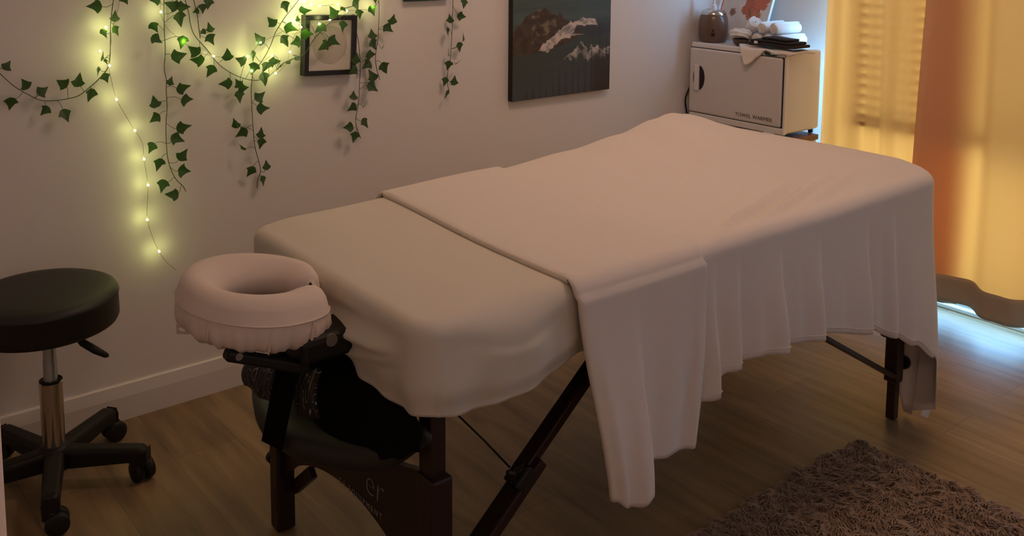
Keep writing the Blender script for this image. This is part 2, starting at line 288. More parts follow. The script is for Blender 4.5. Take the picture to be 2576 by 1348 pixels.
def floor_mat():
    m = mat('oak_plank_floor', (.3, .2, .1), .42)
    nt = m.node_tree; N = nt.nodes; Lk = nt.links; b = N['Principled BSDF']
    tc = N.new('ShaderNodeTexCoord'); mp = N.new('ShaderNodeMapping')
    mp.inputs['Rotation'].default_value = (0, 0, PI / 2); mp.inputs['Location'].default_value = (0.05, .045, 0)
    Lk.new(tc.outputs['Object'], mp.inputs[0])
    br = N.new('ShaderNodeTexBrick'); br.offset = .37
    br.inputs['Scale'].default_value = 1; br.inputs['Brick Width'].default_value = 1.22; br.inputs['Row Height'].default_value = .178
    br.inputs['Mortar Size'].default_value = .0012; br.inputs['Mortar Smooth'].default_value = .4
    br.inputs['Color1'].default_value = (.35, .245, .135, 1); br.inputs['Color2'].default_value = (.275, .185, .10, 1)
    br.inputs['Mortar'].default_value = (.20, .135, .085, 1); br.inputs['Bias'].default_value = 0
    Lk.new(mp.outputs[0], br.inputs['Vector'])
    mp2 = N.new('ShaderNodeMapping'); mp2.inputs['Scale'].default_value = (14, 1.6, 1)
    Lk.new(tc.outputs['Object'], mp2.inputs[0])
    nz = N.new('ShaderNodeTexNoise'); nz.inputs['Scale'].default_value = 1.6; nz.inputs['Detail'].default_value = 6; nz.inputs['Distortion'].default_value = .6
    Lk.new(mp2.outputs[0], nz.inputs['Vector'])
    cr = N.new('ShaderNodeValToRGB'); cr.color_ramp.elements[0].color = (.60, .58, .55, 1); cr.color_ramp.elements[1].color = (1.15, 1.13, 1.1, 1)
    cr.color_ramp.elements[0].position = .3; cr.color_ramp.elements[1].position = .7
    Lk.new(nz.outputs['Fac'], cr.inputs[0])
    mx = N.new('ShaderNodeMix'); mx.data_type = 'RGBA'; mx.blend_type = 'MULTIPLY'; mx.inputs[0].default_value = 1
    Lk.new(br.outputs['Color'], mx.inputs[6]); Lk.new(cr.outputs[0], mx.inputs[7])
    Lk.new(mx.outputs[2], b.inputs['Base Color'])
    return m

def curtain_mat(name, tr, w, base):
    m = mat(name, base, .9, spec=.1, trans=(tr, w))
    nt = m.node_tree; N = nt.nodes; b = N['Principled BSDF']
    tc = N.new('ShaderNodeTexCoord'); wv = N.new('ShaderNodeTexNoise'); wv.inputs['Scale'].default_value = 500
    mp = N.new('ShaderNodeMapping'); mp.inputs['Scale'].default_value = (1, .2, 1)
    bp = N.new('ShaderNodeBump'); bp.inputs['Strength'].default_value = .1; bp.inputs['Distance'].default_value = .001
    nt.links.new(tc.outputs['Object'], mp.inputs[0]); nt.links.new(mp.outputs[0], wv.inputs['Vector']); nt.links.new(wv.outputs['Fac'], bp.inputs['Height'])
    nt.links.new(bp.outputs['Normal'], b.inputs['Normal'])
    return m
M['floor'] = floor_mat()
M['curtain'] = curtain_mat('ochre_curtain', (1.0, .262, .04), .25, (.58, .44, .28))
M['hem'] = curtain_mat('ochre_curtain_hem', (.5, .2, .05), .03, (.44, .36, .28))

def glass_mat():
    m = bpy.data.materials.new('window_glass'); m.use_nodes = True
    nt = m.node_tree; nt.nodes.clear()
    o = nt.nodes.new('ShaderNodeOutputMaterial'); t = nt.nodes.new('ShaderNodeBsdfTransparent'); g = nt.nodes.new('ShaderNodeBsdfGlossy')
    g.inputs['Roughness'].default_value = .02
    mx = nt.nodes.new('ShaderNodeMixShader'); mx.inputs[0].default_value = .05
    nt.links.new(t.outputs[0], mx.inputs[1]); nt.links.new(g.outputs[0], mx.inputs[2]); nt.links.new(mx.outputs[0], o.inputs[0])
    return m
M['glass'] = glass_mat()

# ------------------------------------------------------------------ room
WY, WX = 2.80, 3.56           # long wall, window wall
X0, Y0, H = -0.9, -0.9, 2.42
def struct(o): o['kind'] = 'structure'; return o
struct(box('floor', ((X0 + WX) / 2, (Y0 + WY) / 2, -.03), (WX - X0 + .3, WY - Y0 + .3, .06), M['floor']))
struct(box('ceiling', ((X0 + WX) / 2, (Y0 + WY) / 2, H + .05), (WX - X0 + .3, WY - Y0 + .3, .1), M['ceil']))
struct(box('wall_back', ((X0 + WX) / 2, WY + .05, H / 2), (WX - X0 + .2, .1, H), M['wall']))
struct(box('wall_left', (X0 - .05, (Y0 + WY) / 2, H / 2), (.1, WY - Y0, H), M['wall']))
struct(box('wall_front', ((X0 + WX) / 2, Y0 - .05, H / 2), (WX - X0 + .2, .1, H), M['wall']))
# window wall with a wide patio opening
WA, WB, WT = 0.55, 2.27, 2.08
bm = bmesh.new()
bm_box(bm, (WX + .06, (WB + WY) / 2 , H / 2), (.12, WY - WB, H))
bm_box(bm, (WX + .06, (Y0 + WA) / 2, H / 2), (.12, WA - Y0, H))
bm_box(bm, (WX + .06, (WA + WB) / 2, (H + WT) / 2), (.12, WB - WA, H - WT))
struct(from_bm('wall_right', bm, M['wall']))
def baseboard(name, a, b, n):
    # profile: tall flat board with a small stepped top
    ax = Vector(b) - Vector(a); L = ax.length; d = ax.normalized(); nn = Vector(n)
    prof = [(0, 0), (.014, 0), (.014, .070), (.008, .104), (.005, .107), (0, .107)]
    vs = [Vector(a) + nn * p + Vector((0, 0, q)) for p, q in prof] + [Vector(b) + nn * p + Vector((0, 0, q)) for p, q in prof]
    k = len(prof)
    fs = [(i, (i + 1) % k, k + (i + 1) % k, k + i) for i in range(k)] + [tuple(range(k)), tuple(range(2 * k - 1, k - 1, -1))]
    struct(mesh(name, vs, fs, M['trim']))
baseboard('baseboard_back', (X0, WY, 0), (WX, WY, 0), (0, -1, 0))
baseboard('baseboard_right', (WX, WB + .04, 0), (WX, WY - .014, 0), (-1, 0, 0))
baseboard('baseboard_left', (X0, Y0, 0), (X0, WY - .014, 0), (1, 0, 0))
# patio window: frame, glass, floor track
w = empty('window_1', (WX + .06, (WA + WB) / 2, 0), 'white framed patio window behind the yellow curtains', 'window')
w['kind'] = 'structure'; del w['category']
def lp(o, p): o.parent = p; o.matrix_parent_inverse = Matrix.Translation(-p.location) if p.rotation_euler[2] == 0 else p.matrix_basis.inverted(); return o
bm = bmesh.new()
fw_ = .055
bm_box(bm, (WX + .06, WA + fw_ / 2, WT / 2), (.07, fw_, WT), .004)
bm_box(bm, (WX + .07, WB - .013, WT / 2), (.05, .026, WT), .004)
bm_box(bm, (WX + .06, (WA + WB) / 2, WT / 2), (.07, fw_, WT), .004)
bm_box(bm, (WX + .06, (WA + WB) / 2, WT - fw_ / 2), (.07, WB - WA, fw_), .004)
bm_box(bm, (WX + .06, (WA + WB) / 2, .035), (.07, WB - WA, .07), .004)
lp(from_bm('window_frame', bm, M['upvc']), w)
lp(box('window_pane', (WX + .06, (WA + WB) / 2, WT / 2), (.004, WB - WA - .06, WT - .06), M['glass']), w)
struct(box('trim_1', (WX - .004, (WA + WB) / 2, .008), (.03, WB - WA + .08, .016), M['upvc'], bev=.003))
# venetian blind, lowered to about knee-to-hip height
bl = empty('venetian_blind', (WX + .01, (WA + WB) / 2, WT), 'white slatted blind half lowered behind the yellow curtains', 'blind')
ZB = .70
n = 0; z = ZB
bm = bmesh.new()
while z < WT - .05:
    bm_box(bm, (WX - .068, (WA + WB) / 2 - .07, z), (.032, WB - WA - .14, .0016), 0, 1, Euler((0, math.radians(48), 0)).to_matrix())
    z += .040
lp(tag(from_bm('slats', bm, M['slat']), kind=None), bl)
lp(box('bottom_rail', (WX - .068, (WA + WB) / 2 - .07, ZB - .03), (.03, WB - WA - .14, .02), M['slat'], bev=.003), bl)
lp(box('head_rail', (WX - .05, (WA + WB) / 2, WT - .025), (.045, WB - WA - .03, .045), M['slat'], bev=.003), bl)

# door jamb close to the camera on the left
struct(box('trim_2', (.045, .70, 1.02), (.14, .09, 2.04), M['jamb'], bev=.004))

# ------------------------------------------------------------------ curtains
def curtain(y0, y1, xc, amp, per, ph, ztop, zbot, label, ybot=None):
    """y0 > y1; y0 is the edge nearer the corner"""
    root = empty('curtain', (xc, (y0 + y1) / 2, zbot), label, 'curtain', None)
    yb0 = y0 if ybot is None else ybot
    NY, NZ = 260, 60
    def P(u, z):
        t = (z - zbot) / (ztop - zbot)
        ys = yb0 + (y0 - yb0) * t
        y = ys + (y1 - ys) * u
        s = (y0 - y1) * u
        a = amp * (1.15 - .3 * t)
        x = xc + a * math.sin(2 * PI * s / per + ph + .5 * math.sin(s * 4.1)) + .008 * math.sin(2 * PI * s / (per * .37) + 1.3 + z * .6)
        zz = z + .004 * math.sin(s * 9) * (1 - t)
        return (x, y + .006 * math.sin(z * 3 + s * 15), zz)
    def sheet(nm, za, zb, nz, m, off=0):
        vs = []
        for j in range(nz + 1):
            for i in range(NY + 1):
                p = P(i / NY, za + (zb - za) * j / nz)
                vs.append((p[0] + off, p[1], p[2]))
        fs = [(j * (NY + 1) + i, j * (NY + 1) + i + 1, (j + 1) * (NY + 1) + i + 1, (j + 1) * (NY + 1) + i) for j in range(nz) for i in range(NY)]
        o = mesh(nm, vs, fs, m, None, True)
        return lp(o, root)
    sheet('curtain_panel', zbot + .098, ztop, NZ, M['curtain'])
    h = sheet('hem', zbot, zbot + .1, 6, M['hem'])
    md = h.modifiers.new('s', 'SOLIDIFY'); md.thickness = .004; md.offset = 0
    return root
curtain(2.275, 1.66, 3.458, .012, .235, 2.2, 2.22, .062, 'narrow ochre yellow curtain panel next to the towel warmer', 2.262)
curtain(1.80, .72, 3.412, .033, .30, 3.6, 2.22, .068, 'wide ochre yellow curtain panel at the right edge, in front of the other panel', 1.83)
rod = empty('curtain_rod', (3.44, 1.5, 2.25), 'metal curtain rod above the window', 'curtain rod')
lp(tube('rod', [(3.44, .6, 2.25), (3.44, 2.4, 2.25)], .011, M['rod'], None, 12), rod)
for yy in (.7, 2.3):
    lp(box('bracket', (3.50, yy, 2.25), (.12, .02, .03), M['rod']), rod)

# ------------------------------------------------------------------ massage table
XH, XF, YN, YF = .898, 2.655, 1.362, 2.06
tb = empty('massage_table', ((XH + XF) / 2, (YN + YF) / 2, 0), 'dark wooden folding massage table under cream sheets', 'massage table')
ZT = .725
bm = bmesh.new(); bm_box(bm, ((XH + XF) / 2, (YN + YF) / 2, .685), (XF - XH - .07, YF - YN - .05, .055), .025, 4)
lp(from_bm('padded_top', bm, M['vinyl'], None, True), tb)
bm = bmesh.new()
for yy in (YN + .045, YF - .045): bm_box(bm, ((XH + XF) / 2, yy, .635), (XF - XH - .06, .022, .06), .003)
for xx in (XH + .04, (XH + XF) / 2, XF - .04): bm_box(bm, (xx, (YN + YF) / 2, .635), (.022, YF - YN - .08, .06), .003)
lp(from_bm('frame', bm, M['wood2']), tb)
LY = (1.395, 2.030); LXH, LXF = .944, 2.584
def leg(x, y, sgn, low=True):
    # inner post above, sleeve leg clamped beside it below
    o = lp(beam('leg', (x, y, .63), (x, y, .30), .031, .036, M['wood'], None, .003), tb)
    q = beam('lower_leg', (x + .004 * sgn, y - .006, .445 if low else .30), (x + .004 * sgn, y - .006, .004), .040, .044, M['wood'], None, .004)
    q.parent = o
    return o
for i, (x, y) in enumerate(((LXH, LY[0]), (LXH, LY[1]))):
    o = lp(beam('leg', (x, y, .62), (x, y, .33), .034, .040, M['wood'], None, .003), tb)
    q = beam('lower_leg', (x, y - .007 if i == 0 else y, .435 if i == 0 else .25), (x, y - .007 if i == 0 else y, .002), .046, .056 if i == 0 else .044, M['wood'], None, .006)
    q.parent = o
for i, (x, y) in enumerate(((LXF, 1.409), (LXF, LY[1]))):
    o = lp(beam('leg', (x, y, .62), (x, y, .118), .036, .042, M['wood2'], None, .004), tb)
    q = beam('lower_leg', (x + .003, y, .13), (x + .003, y, .002), .025, .028, M['wood2'], None, .003); q.parent = o
    if i == 0:
        for zz, rr in ((.250, .021), (.165, .019)):
            lp(lathe('clamp_knob', [(.006, .0), (.006, .016), (rr, .018), (rr + .002, .028), (rr - .002, .036), (0, .038)], M['knob'], None, (x + .018, y - .006, zz), 20, 'x'), tb)
        q = box('top_bracket', (x - .012, y, .282), (.10, .036, .036), M['wood2'], None, .010); q.parent = o
lp(box('stretcher', ((LXF), (LY[0] + LY[1]) / 2, .30), (.02, LY[1] - LY[0], .06), M['wood2'], None, .003), tb)
# arched end panel between the head legs with its lettering
poly = []
for t in np.linspace(0, 1, 25):
    y = LY[1] - .02 + (LY[0] + .02 - LY[1] + .02) * t
    zc = .155 + .095 * math.sin(PI * min(1, t * 1.05)) if False else .12 + .135 * (math.sin(PI * t) ** .55)
    poly.append((y, zc))
top = [(LY[0] + .02, .43)] + [(LY[0] + .02 + (LY[1] - LY[0] - .04) * t, .43 - .20 * t ** .8 + .03 * math.sin(PI * t)) for t in np.linspace(.05, 1, 14)]
lp(prism('end_panel', poly + top, .014, 'x', LXH - .004, M['wood'], None), tb)
def text(name, body, size, m, ext=.0004, font_scale=1.0, shear=0, space=1.0, thin=0.0):
    cu = bpy.data.curves.new(name, 'FONT'); cu.body = body; cu.size = size; cu.extrude = ext; cu.shear = shear
    cu.space_character = space; cu.resolution_u = 3; cu.offset = thin
    o = bpy.data.objects.new(name, cu); C.objects.link(o)
    dg = bpy.context.evaluated_depsgraph_get(); dg.update()
    me = bpy.data.meshes.new_from_object(o.evaluated_get(dg))
    bpy.data.objects.remove(o); bpy.data.curves.remove(cu)
    me.materials.clear()
    for p in me.polygons: p.material_index = 0
    return me
def facing_head(me, y, z, x, flip=1):
    # text readable from -x : its x axis runs along -y, its y axis up
    R = Matrix(((0, 0, -1, x), (-1, 0, 0, y), (0, 1, 0, z), (0, 0, 0, 1)))
    me.transform(R); return me
lt = link('lettering', facing_head(text('t', 'er', .085, None, shear=.1, thin=-.0020), 1.634, .285, LXH - .0048), M['inklight']); lp(lt, tb)
lt = link('lettering', facing_head(text('t', 'GE EQUIPMENT', .0185, None, space=1.45), 1.742, .252, LXH - .0048), M['inklight']); lp(lt, tb)
lp(lathe('clamp_knob', [(.006, 0), (.006, .02), (.015, .022), (.016, .034), (0, .037)], M['knob'], None, (LXH, 2.052, .155), 16, 'y'), tb)
lp(beam('brace', (.965, 1.915, .185), (.965, 2.005, .105), .018, .03, M['wood'], None, .003), tb)
# diagonal knee braces (near side) and the tension cable
bb = lp(beam('brace', (1.42, 1.402, .575), (1.135, 1.402, .335), .020, .036, M['wood'], None, .003, (0, 1, 0)), tb)
o = beam('lower_brace', (1.195, 1.392, .375), (.99, 1.392, .198), .024, .048, M['wood'], None, .004, (0, 1, 0)); o.parent = bb
o = box('clamp', (1.150, 1.378, .352), (.050, .022, .036), M['knob'], None, .005, 2, (0, -.7, 0)); o.parent = bb
for k in range(3):
    a = k * 2.1 + .4
    o = tube('wing', [(1.118, 1.372, .378), (1.118 + .022 * math.cos(a), 1.368, .378 + .018 * math.sin(a))], .0045, M['metal_dark'], None, 8); o.parent = bb
lp(tube('cable', [(.985, 1.40, .545), (1.06, 1.39, .457), (1.118, 1.385, .385)], .0022, M['metal_dark'], None, 6), tb)
lp(beam('brace', (2.15, 1.405, .386), (2.568, 1.405, .140), .014, .030, M['wood2'], None, .003, (0, 1, 0)), tb)
lp(beam('brace', (2.40, 1.402, .40), (2.565, 1.402, .285), .016, .03, M['wood2'], None, .003, (0, 1, 0)), tb)
lp(beam('brace', (1.42, 2.03, .575), (.99, 2.03, .198), .020, .036, M['wood'], None, .003, (0, 1, 0)), tb)

# ------------------------------------------------------------------ draped cloth
def perimeter(xh, xf, yn, yf, r, open_x=None, step=.008):
    """points (x,y,nx,ny,s) along the rounded outline starting far side, going to foot, then near side, then head"""
    P = []
    def seg(a, b, n):
        L = math.dist(a, b); k = max(2, int(L / step))
        for i in range(k): t = i / k; P.append((a[0] + (b[0] - a[0]) * t, a[1] + (b[1] - a[1]) * t, n[0], n[1]))
    def arc(c, a0, a1):
        k = max(6, int(abs(a1 - a0) * r / step * 1.6))
        for i in range(k): a = a0 + (a1 - a0) * i / k; P.append((c[0] + r * math.cos(a), c[1] + r * math.sin(a), math.cos(a), math.sin(a)))
    xs = xh + r if open_x is None else open_x
    seg((xs, yf), (xf - r, yf), (0, 1)); arc((xf - r, yf - r), PI / 2, 0)
    seg((xf, yf - r), (xf, yn + r), (1, 0)); arc((xf - r, yn + r), 0, -PI / 2)
    seg((xf - r, yn), (xs, yn), (0, -1))
    if open_x is None:
        arc((xh + r, yn + r), -PI / 2, -PI); seg((xh, yn + r), (xh, yf - r), (-1, 0)); arc((xh + r, yf - r), PI, PI / 2)
    else: P.append((xs, yn, 0, -1))
    out = []; s = 0; pr = None
    for p in P:
        if pr: s += math.dist(p[:2], pr[:2])
        out.append((*p, s)); pr = p
    return out

def drape(name, per, closed, spine, topz, rad, hang, disp, m, NI=26, NR=8, NH=26, inset=0.0, parent=None, thick=.002):
    vs, fs = [], []; rings = NI + NR + NH
    n = len(per)
    for (x, y, nx, ny, s) in per:
        sx = min(max(x, spine[0]), spine[1]); sy = spine[2]
        r = rad(x, y, s)
        ex, ey = x - nx * r * .6, y - ny * r * .6
        for i in range(NI):
            k = i / NI
            px, py = sx + (ex - sx) * k, sy + (ey - sy) * k
            vs.append((px, py, topz(px, py)))
        z0 = topz(ex, ey)
        for i in range(NR):
            a = (i + 0) / (NR - 1) * PI / 2
            vs.append((ex + nx * r * math.sin(a), ey + ny * r * math.sin(a), z0 - r * (1 - math.cos(a))))
        bx, by, bz = ex + nx * r, ey + ny * r, z0 - r
        zb = hang(x, y, s)
        for i in range(1, NH + 1):
            t = i / NH
            dz = (bz - zb) * t
            dn, ds = disp(x, y, s, t, bz - zb, bz - dz)
            tx, ty = ny, -nx
            vs.append((bx + nx * dn + tx * ds, by + ny * dn + ty * ds, bz - dz))
    lim = n if closed else n - 1
    for a in range(lim):
        b = (a + 1) % n
        for i in range(rings - 1):
            fs.append((a * rings + i, b * rings + i, b * rings + i + 1, a * rings + i + 1))
    bm = bmesh.new(); me = bpy.data.meshes.new(name); me.from_pydata(vs, [], fs); bm.from_mesh(me); bpy.data.meshes.remove(me)
    bmesh.ops.remove_doubles(bm, verts=bm.verts, dist=.0003)
    o = from_bm(name, bm, m, parent, True)
    md = o.modifiers.new('thick', 'SOLIDIFY'); md.thickness = thick; md.offset = -1
    return o

FARZ = [(.9, .741), (1.0, .750), (1.6, .764), (1.88, .784), (2.08, .804), (2.24, .832), (2.31, .842), (2.38, .832), (2.47, .80), (2.6, .765), (2.66, .755)]
def topz(x, y):
    zn = .734 + .008 * sstep(1.4, 2.6, x)
    g = sstep(1.36, 2.05, y) ** 2
    z = zn + (interp(x, FARZ) - zn) * g
    z += .015 * sstep(2.25, 2.6, x) * sstep(1.36, 1.48, y) * (1 - g)
    z += .016 * math.exp(-((x - 2.47) / .12) ** 2) * math.exp(-((y - 1.66) / .15) ** 2)
    z -= .012 * math.exp(-((x - 2.05) / .22) ** 2) * math.exp(-((y - 1.52) / .16) ** 2)
    z += .0018 * math.sin(x * 7.2 + y * 5) * sstep(1.25, 1.6, x)
    return z
def ridge(x, y, a, b, w, h, fade=.15):
    dx, dy = b[0] - a[0], b[1] - a[1]; L = math.hypot(dx, dy); t = ((x - a[0]) * dx + (y - a[1]) * dy) / L ** 2
    if t < -fade or t > 1 + fade: return 0
    d = ((x - a[0]) * dy - (y - a[1]) * dx) / L
    e = sstep(-.02, .2, t) * (1 - sstep(.7, 1 + fade, t))
    ww = w * (.5 + .8 * max(0, min(1, t)))
    return h * math.exp(-(d / ww) ** 2) * e
def blanket_top(x, y):
    z = topz(x, y) + .006
    k = sstep(1.365, 1.42, y)
    z += k * ridge(x, y, (1.58, 1.33), (2.26, 1.56), .011, .018)
    z += k * ridge(x, y, (1.70, 1.33), (2.36, 1.515), .011, .016)
    z += k * ridge(x, y, (1.86, 1.335), (2.46, 1.485), .012, .012)
    z -= k * ridge(x, y, (1.64, 1.33), (2.31, 1.535), .010, .010)
    z -= k * ridge(x, y, (1.78, 1.33), (2.41, 1.50), .010, .006)
    return z
def sheet_top(x, y):
    return topz(x, y) + .001

# fitted bottom sheet
def s_rad(x, y, s):
    if y < YN + .02 and x < 1.6: return .028 + .045 * math.exp(-((x - 1.10) / .10) ** 2)
    return .028
def s_hang(x, y, s):
    if y < YN + .02: return interp(x, [(.9, .560), (1.0, .545), (1.1, .549), (1.18, .557), (1.29, .582), (1.5, .60)])
    if x < XH + .09: return interp(y, [(1.36, .560), (1.45, .553), (1.57, .562), (1.65, .583), (1.75, .590), (2.05, .57)])
    return .59
def s_disp(x, y, s, t, L, z):
    tuck = -.014 * sstep(.6, 1, t)
    w = .004 * math.sin(s * 31) * t + .003 * math.sin(s * 71 + 2) * t * t
    if x < XH + .12 and 1.36 < y < 1.85:
        # sagging swags pulled towards the cradle
        e1 = sstep(1.40, 1.50, y) * (1 - sstep(1.70, 1.84, y))
        w += .026 * math.exp(-((z - .652 + .10 * (y - 1.6)) / .014) ** 2) * e1
        w -= .009 * math.exp(-((z - .685 + .12 * (y - 1.62)) / .016) ** 2) * sstep(1.50, 1.60, y) * (1 - sstep(1.74, 1.84, y)) * sstep(0, .15, t)
        w += .012 * math.exp(-((z - .612 + .22 * (y - 1.6)) / .012) ** 2) * e1
    if y < YN + .02 and .93 < x < 1.35:
        v = z - (.672 - .55 * abs(x - 1.09))
        w += .007 * math.exp(-(v / .045) ** 2) * sstep(.0, .2, t) * (1 - .6 * sstep(.6, 1, t))
    return tuck + w, 0
per = perimeter(XH, XF, YN, YF, .040)
cy = (YN + YF) / 2
sh = drape('fitted_sheet', per, True, (XH + .32, XF - .32, cy), sheet_top, s_rad, s_hang, s_disp, M['sheet'])
tag(sh, 'cream fitted sheet stretched over the head end of the massage table', 'sheet')

# top sheet with its turned-back cuff
bl_o = .012
FX = 1.248
HEM = [(1.20, .41), (1.62, .392), (1.66, .40), (1.70, .432), (1.80, .44), (1.90, .435), (2.06, .422), (2.27, .385), (2.40, .335), (2.50, .285), (2.60, .225)]
PL = [(1.20, .0), (1.60, .004), (1.648, .030), (1.668, -.008), (1.735, .016), (1.752, -.010), (1.82, .010), (1.893, .034), (1.912, -.006), (1.98, .006), (2.05, .028), (2.07, -.004), (2.16, .008), (2.262, .032), (2.285, -.006), (2.34, .004), (2.395, .026), (2.42, .002), (2.50, .020), (2.60, .030)]
def b_hang(x, y, s):
    cx0, cy0 = XF + bl_o - .075, YN - bl_o + .075
    if x > cx0 and y < cy0:
        return interp(math.degrees(math.atan2(y - cy0, x - cx0)), [(-90, .235), (-80, .215), (-70, .125), (-62, .055), (-50, .010), (-32, .012), (-15, .06), (0, .15)])
    if y < YN: return interp(x, HEM)
    if x > XF - .06 and y < cy:
        return interp(y, [(1.428, .15), (1.46, .20), (1.52, .25), (1.58, .28), (1.8, .35)])
    if x > XF - .06: return .36
    return .42
def b_disp(x, y, s, t, L, z):
    g = sstep(0, 1, t) ** .9
    if y < YN:
        return interp(x, PL) * g + .010 * g, -.075 * t * sstep(1.46, 1.25, x)
    if x > XF - .06 and y < 1.62:
        return -.010 * g - .022 * t ** 3 * (1 - sstep(1.46, 1.56, y)) + .014 * math.sin((y - 1.33) * 62) * g, 0
    return .012 * g + .014 * math.sin(s * 42 + math.sin(s * 9)) * g, 0
per2 = perimeter(XH, XF + bl_o, YN - bl_o, YF + bl_o, .075, FX, .006)
b_rad = lambda x, y, s: .036
def seamtop(x, y): return blanket_top(x, y)
vs0 = drape('top_sheet', per2, False, (FX, XF - .32, cy), seamtop, b_rad, b_hang, b_disp, M['blanket'], thick=.003)
# cuff: second layer folded back over the top, hanging lower on the near side
def cuff():
    CX = 1.612
    NX = 70
    cols = []
    def bottom(x):
        return interp(x, [(1.248, .300), (1.28, .284), (1.33, .276), (1.375, .284), (1.405, .300), (1.44, .320), (1.50, .312), (1.60, .303)])
    def dn(x, t):
        g = sstep(.0, 1, t)
        bulge = interp(x, [(1.248, .045), (1.28, .062), (1.34, .070), (1.375, .064), (1.405, .016), (1.46, .010), (1.52, .014), (1.57, .004), (1.59, .012), (1.612, .002)])
        return .010 + bulge * g + .004 * math.sin(x * 55 + t * 2) * g
    for i in range(NX + 1):
        x = FX + (CX - FX) * i / NX
        col = []
        up = .0065
        r = .040
        ye = YN - bl_o + r * .6 - .004
        yf = YF + bl_o - r * .6 + .004
        for k in range(8):   # short far-side drop
            col.append((x, yf + r, topz(x, yf) - r - .16 * (1 - k / 8)))
        for k in range(7):
            a = PI / 2 * (1 - k / 7)
            col.append((x, yf + r * math.sin(a), blanket_top(x, yf) + up - r * (1 - math.cos(a))))
        for k in range(60):
            y = yf + (ye - yf) * k / 60
            col.append((x, y, blanket_top(x, y) + up))
        z0 = blanket_top(x, ye) + up
        for k in range(8):
            a = PI / 2 * k / 8
            col.append((x, ye - r * math.sin(a), z0 - r * (1 - math.cos(a))))
        zb = bottom(x)
        for k in range(41):
            t = k / 40
            z = z0 - r - (z0 - r - zb) * t
            skew = (.050 * (1 - i / NX) ** 2 - .022 * (i / NX) * sstep(.4, 1, t)) * t
            col.append((x + skew, ye - r - dn(x, t), z))
        cols.append(col)
    # rolled fold at the turn-back edge (half tube down to the layer below)
    first = cols[0]; roll = []
    for a in (PI * .5, PI * .75, PI, PI * 1.25, PI * 1.45):
        rr = .0065
        c = []
        for p in first:
            # normal direction: up on top, outward on hang
            hangp = p[1] < YN - .0 or p[1] > YF + .0
            nx_, ny_, nz_ = (0, (-1 if p[1] < cy else 1), 0) if hangp else (0, 0, 1)
            off = (math.sin(a) - 1) * rr
            c.append((p[0] + math.cos(a) * rr, p[1] + ny_ * off, p[2] + nz_ * off))
        roll.append(c)
    allc = roll[::-1] + cols
    m_ = len(first)
    vs = [p for c in allc for p in c]
    fs = [(i * m_ + j, (i + 1) * m_ + j, (i + 1) * m_ + j + 1, i * m_ + j + 1) for i in range(len(allc) - 1) for j in range(m_ - 1)]
    o = mesh('turned_back_cuff', vs, fs, M['blanket'], None, True)
    md = o.modifiers.new('thick', 'SOLIDIFY'); md.thickness = .003; md.offset = 0
    return o
tag(vs0, 'cream top sheet draped over the foot end of the massage table, hanging in folds', 'sheet')
cf = cuff(); cf.parent = vs0
# stitched hem line along the near edge
hem_pts = []
def hem_at(x):
    r = .036; ye = YN - bl_o + r * .6
    z = b_hang(x, YN - bl_o, 0)
    return (x, ye - r - b_disp(x, YN - bl_o, 0, .96, 1, 0)[0] - .002, z + .016)
o = tube('hem_stitching', [hem_at(x) for x in np.linspace(1.625, 2.575, 160)], .0011, M['blanket'], None, 6); o.parent = vs0
ct = box('care_tag', (2.652, 1.340, .026), (.002, .020, .026), M['whiteplastic'], None, 0, 1, (.2, .5, .3)); ct.parent = vs0

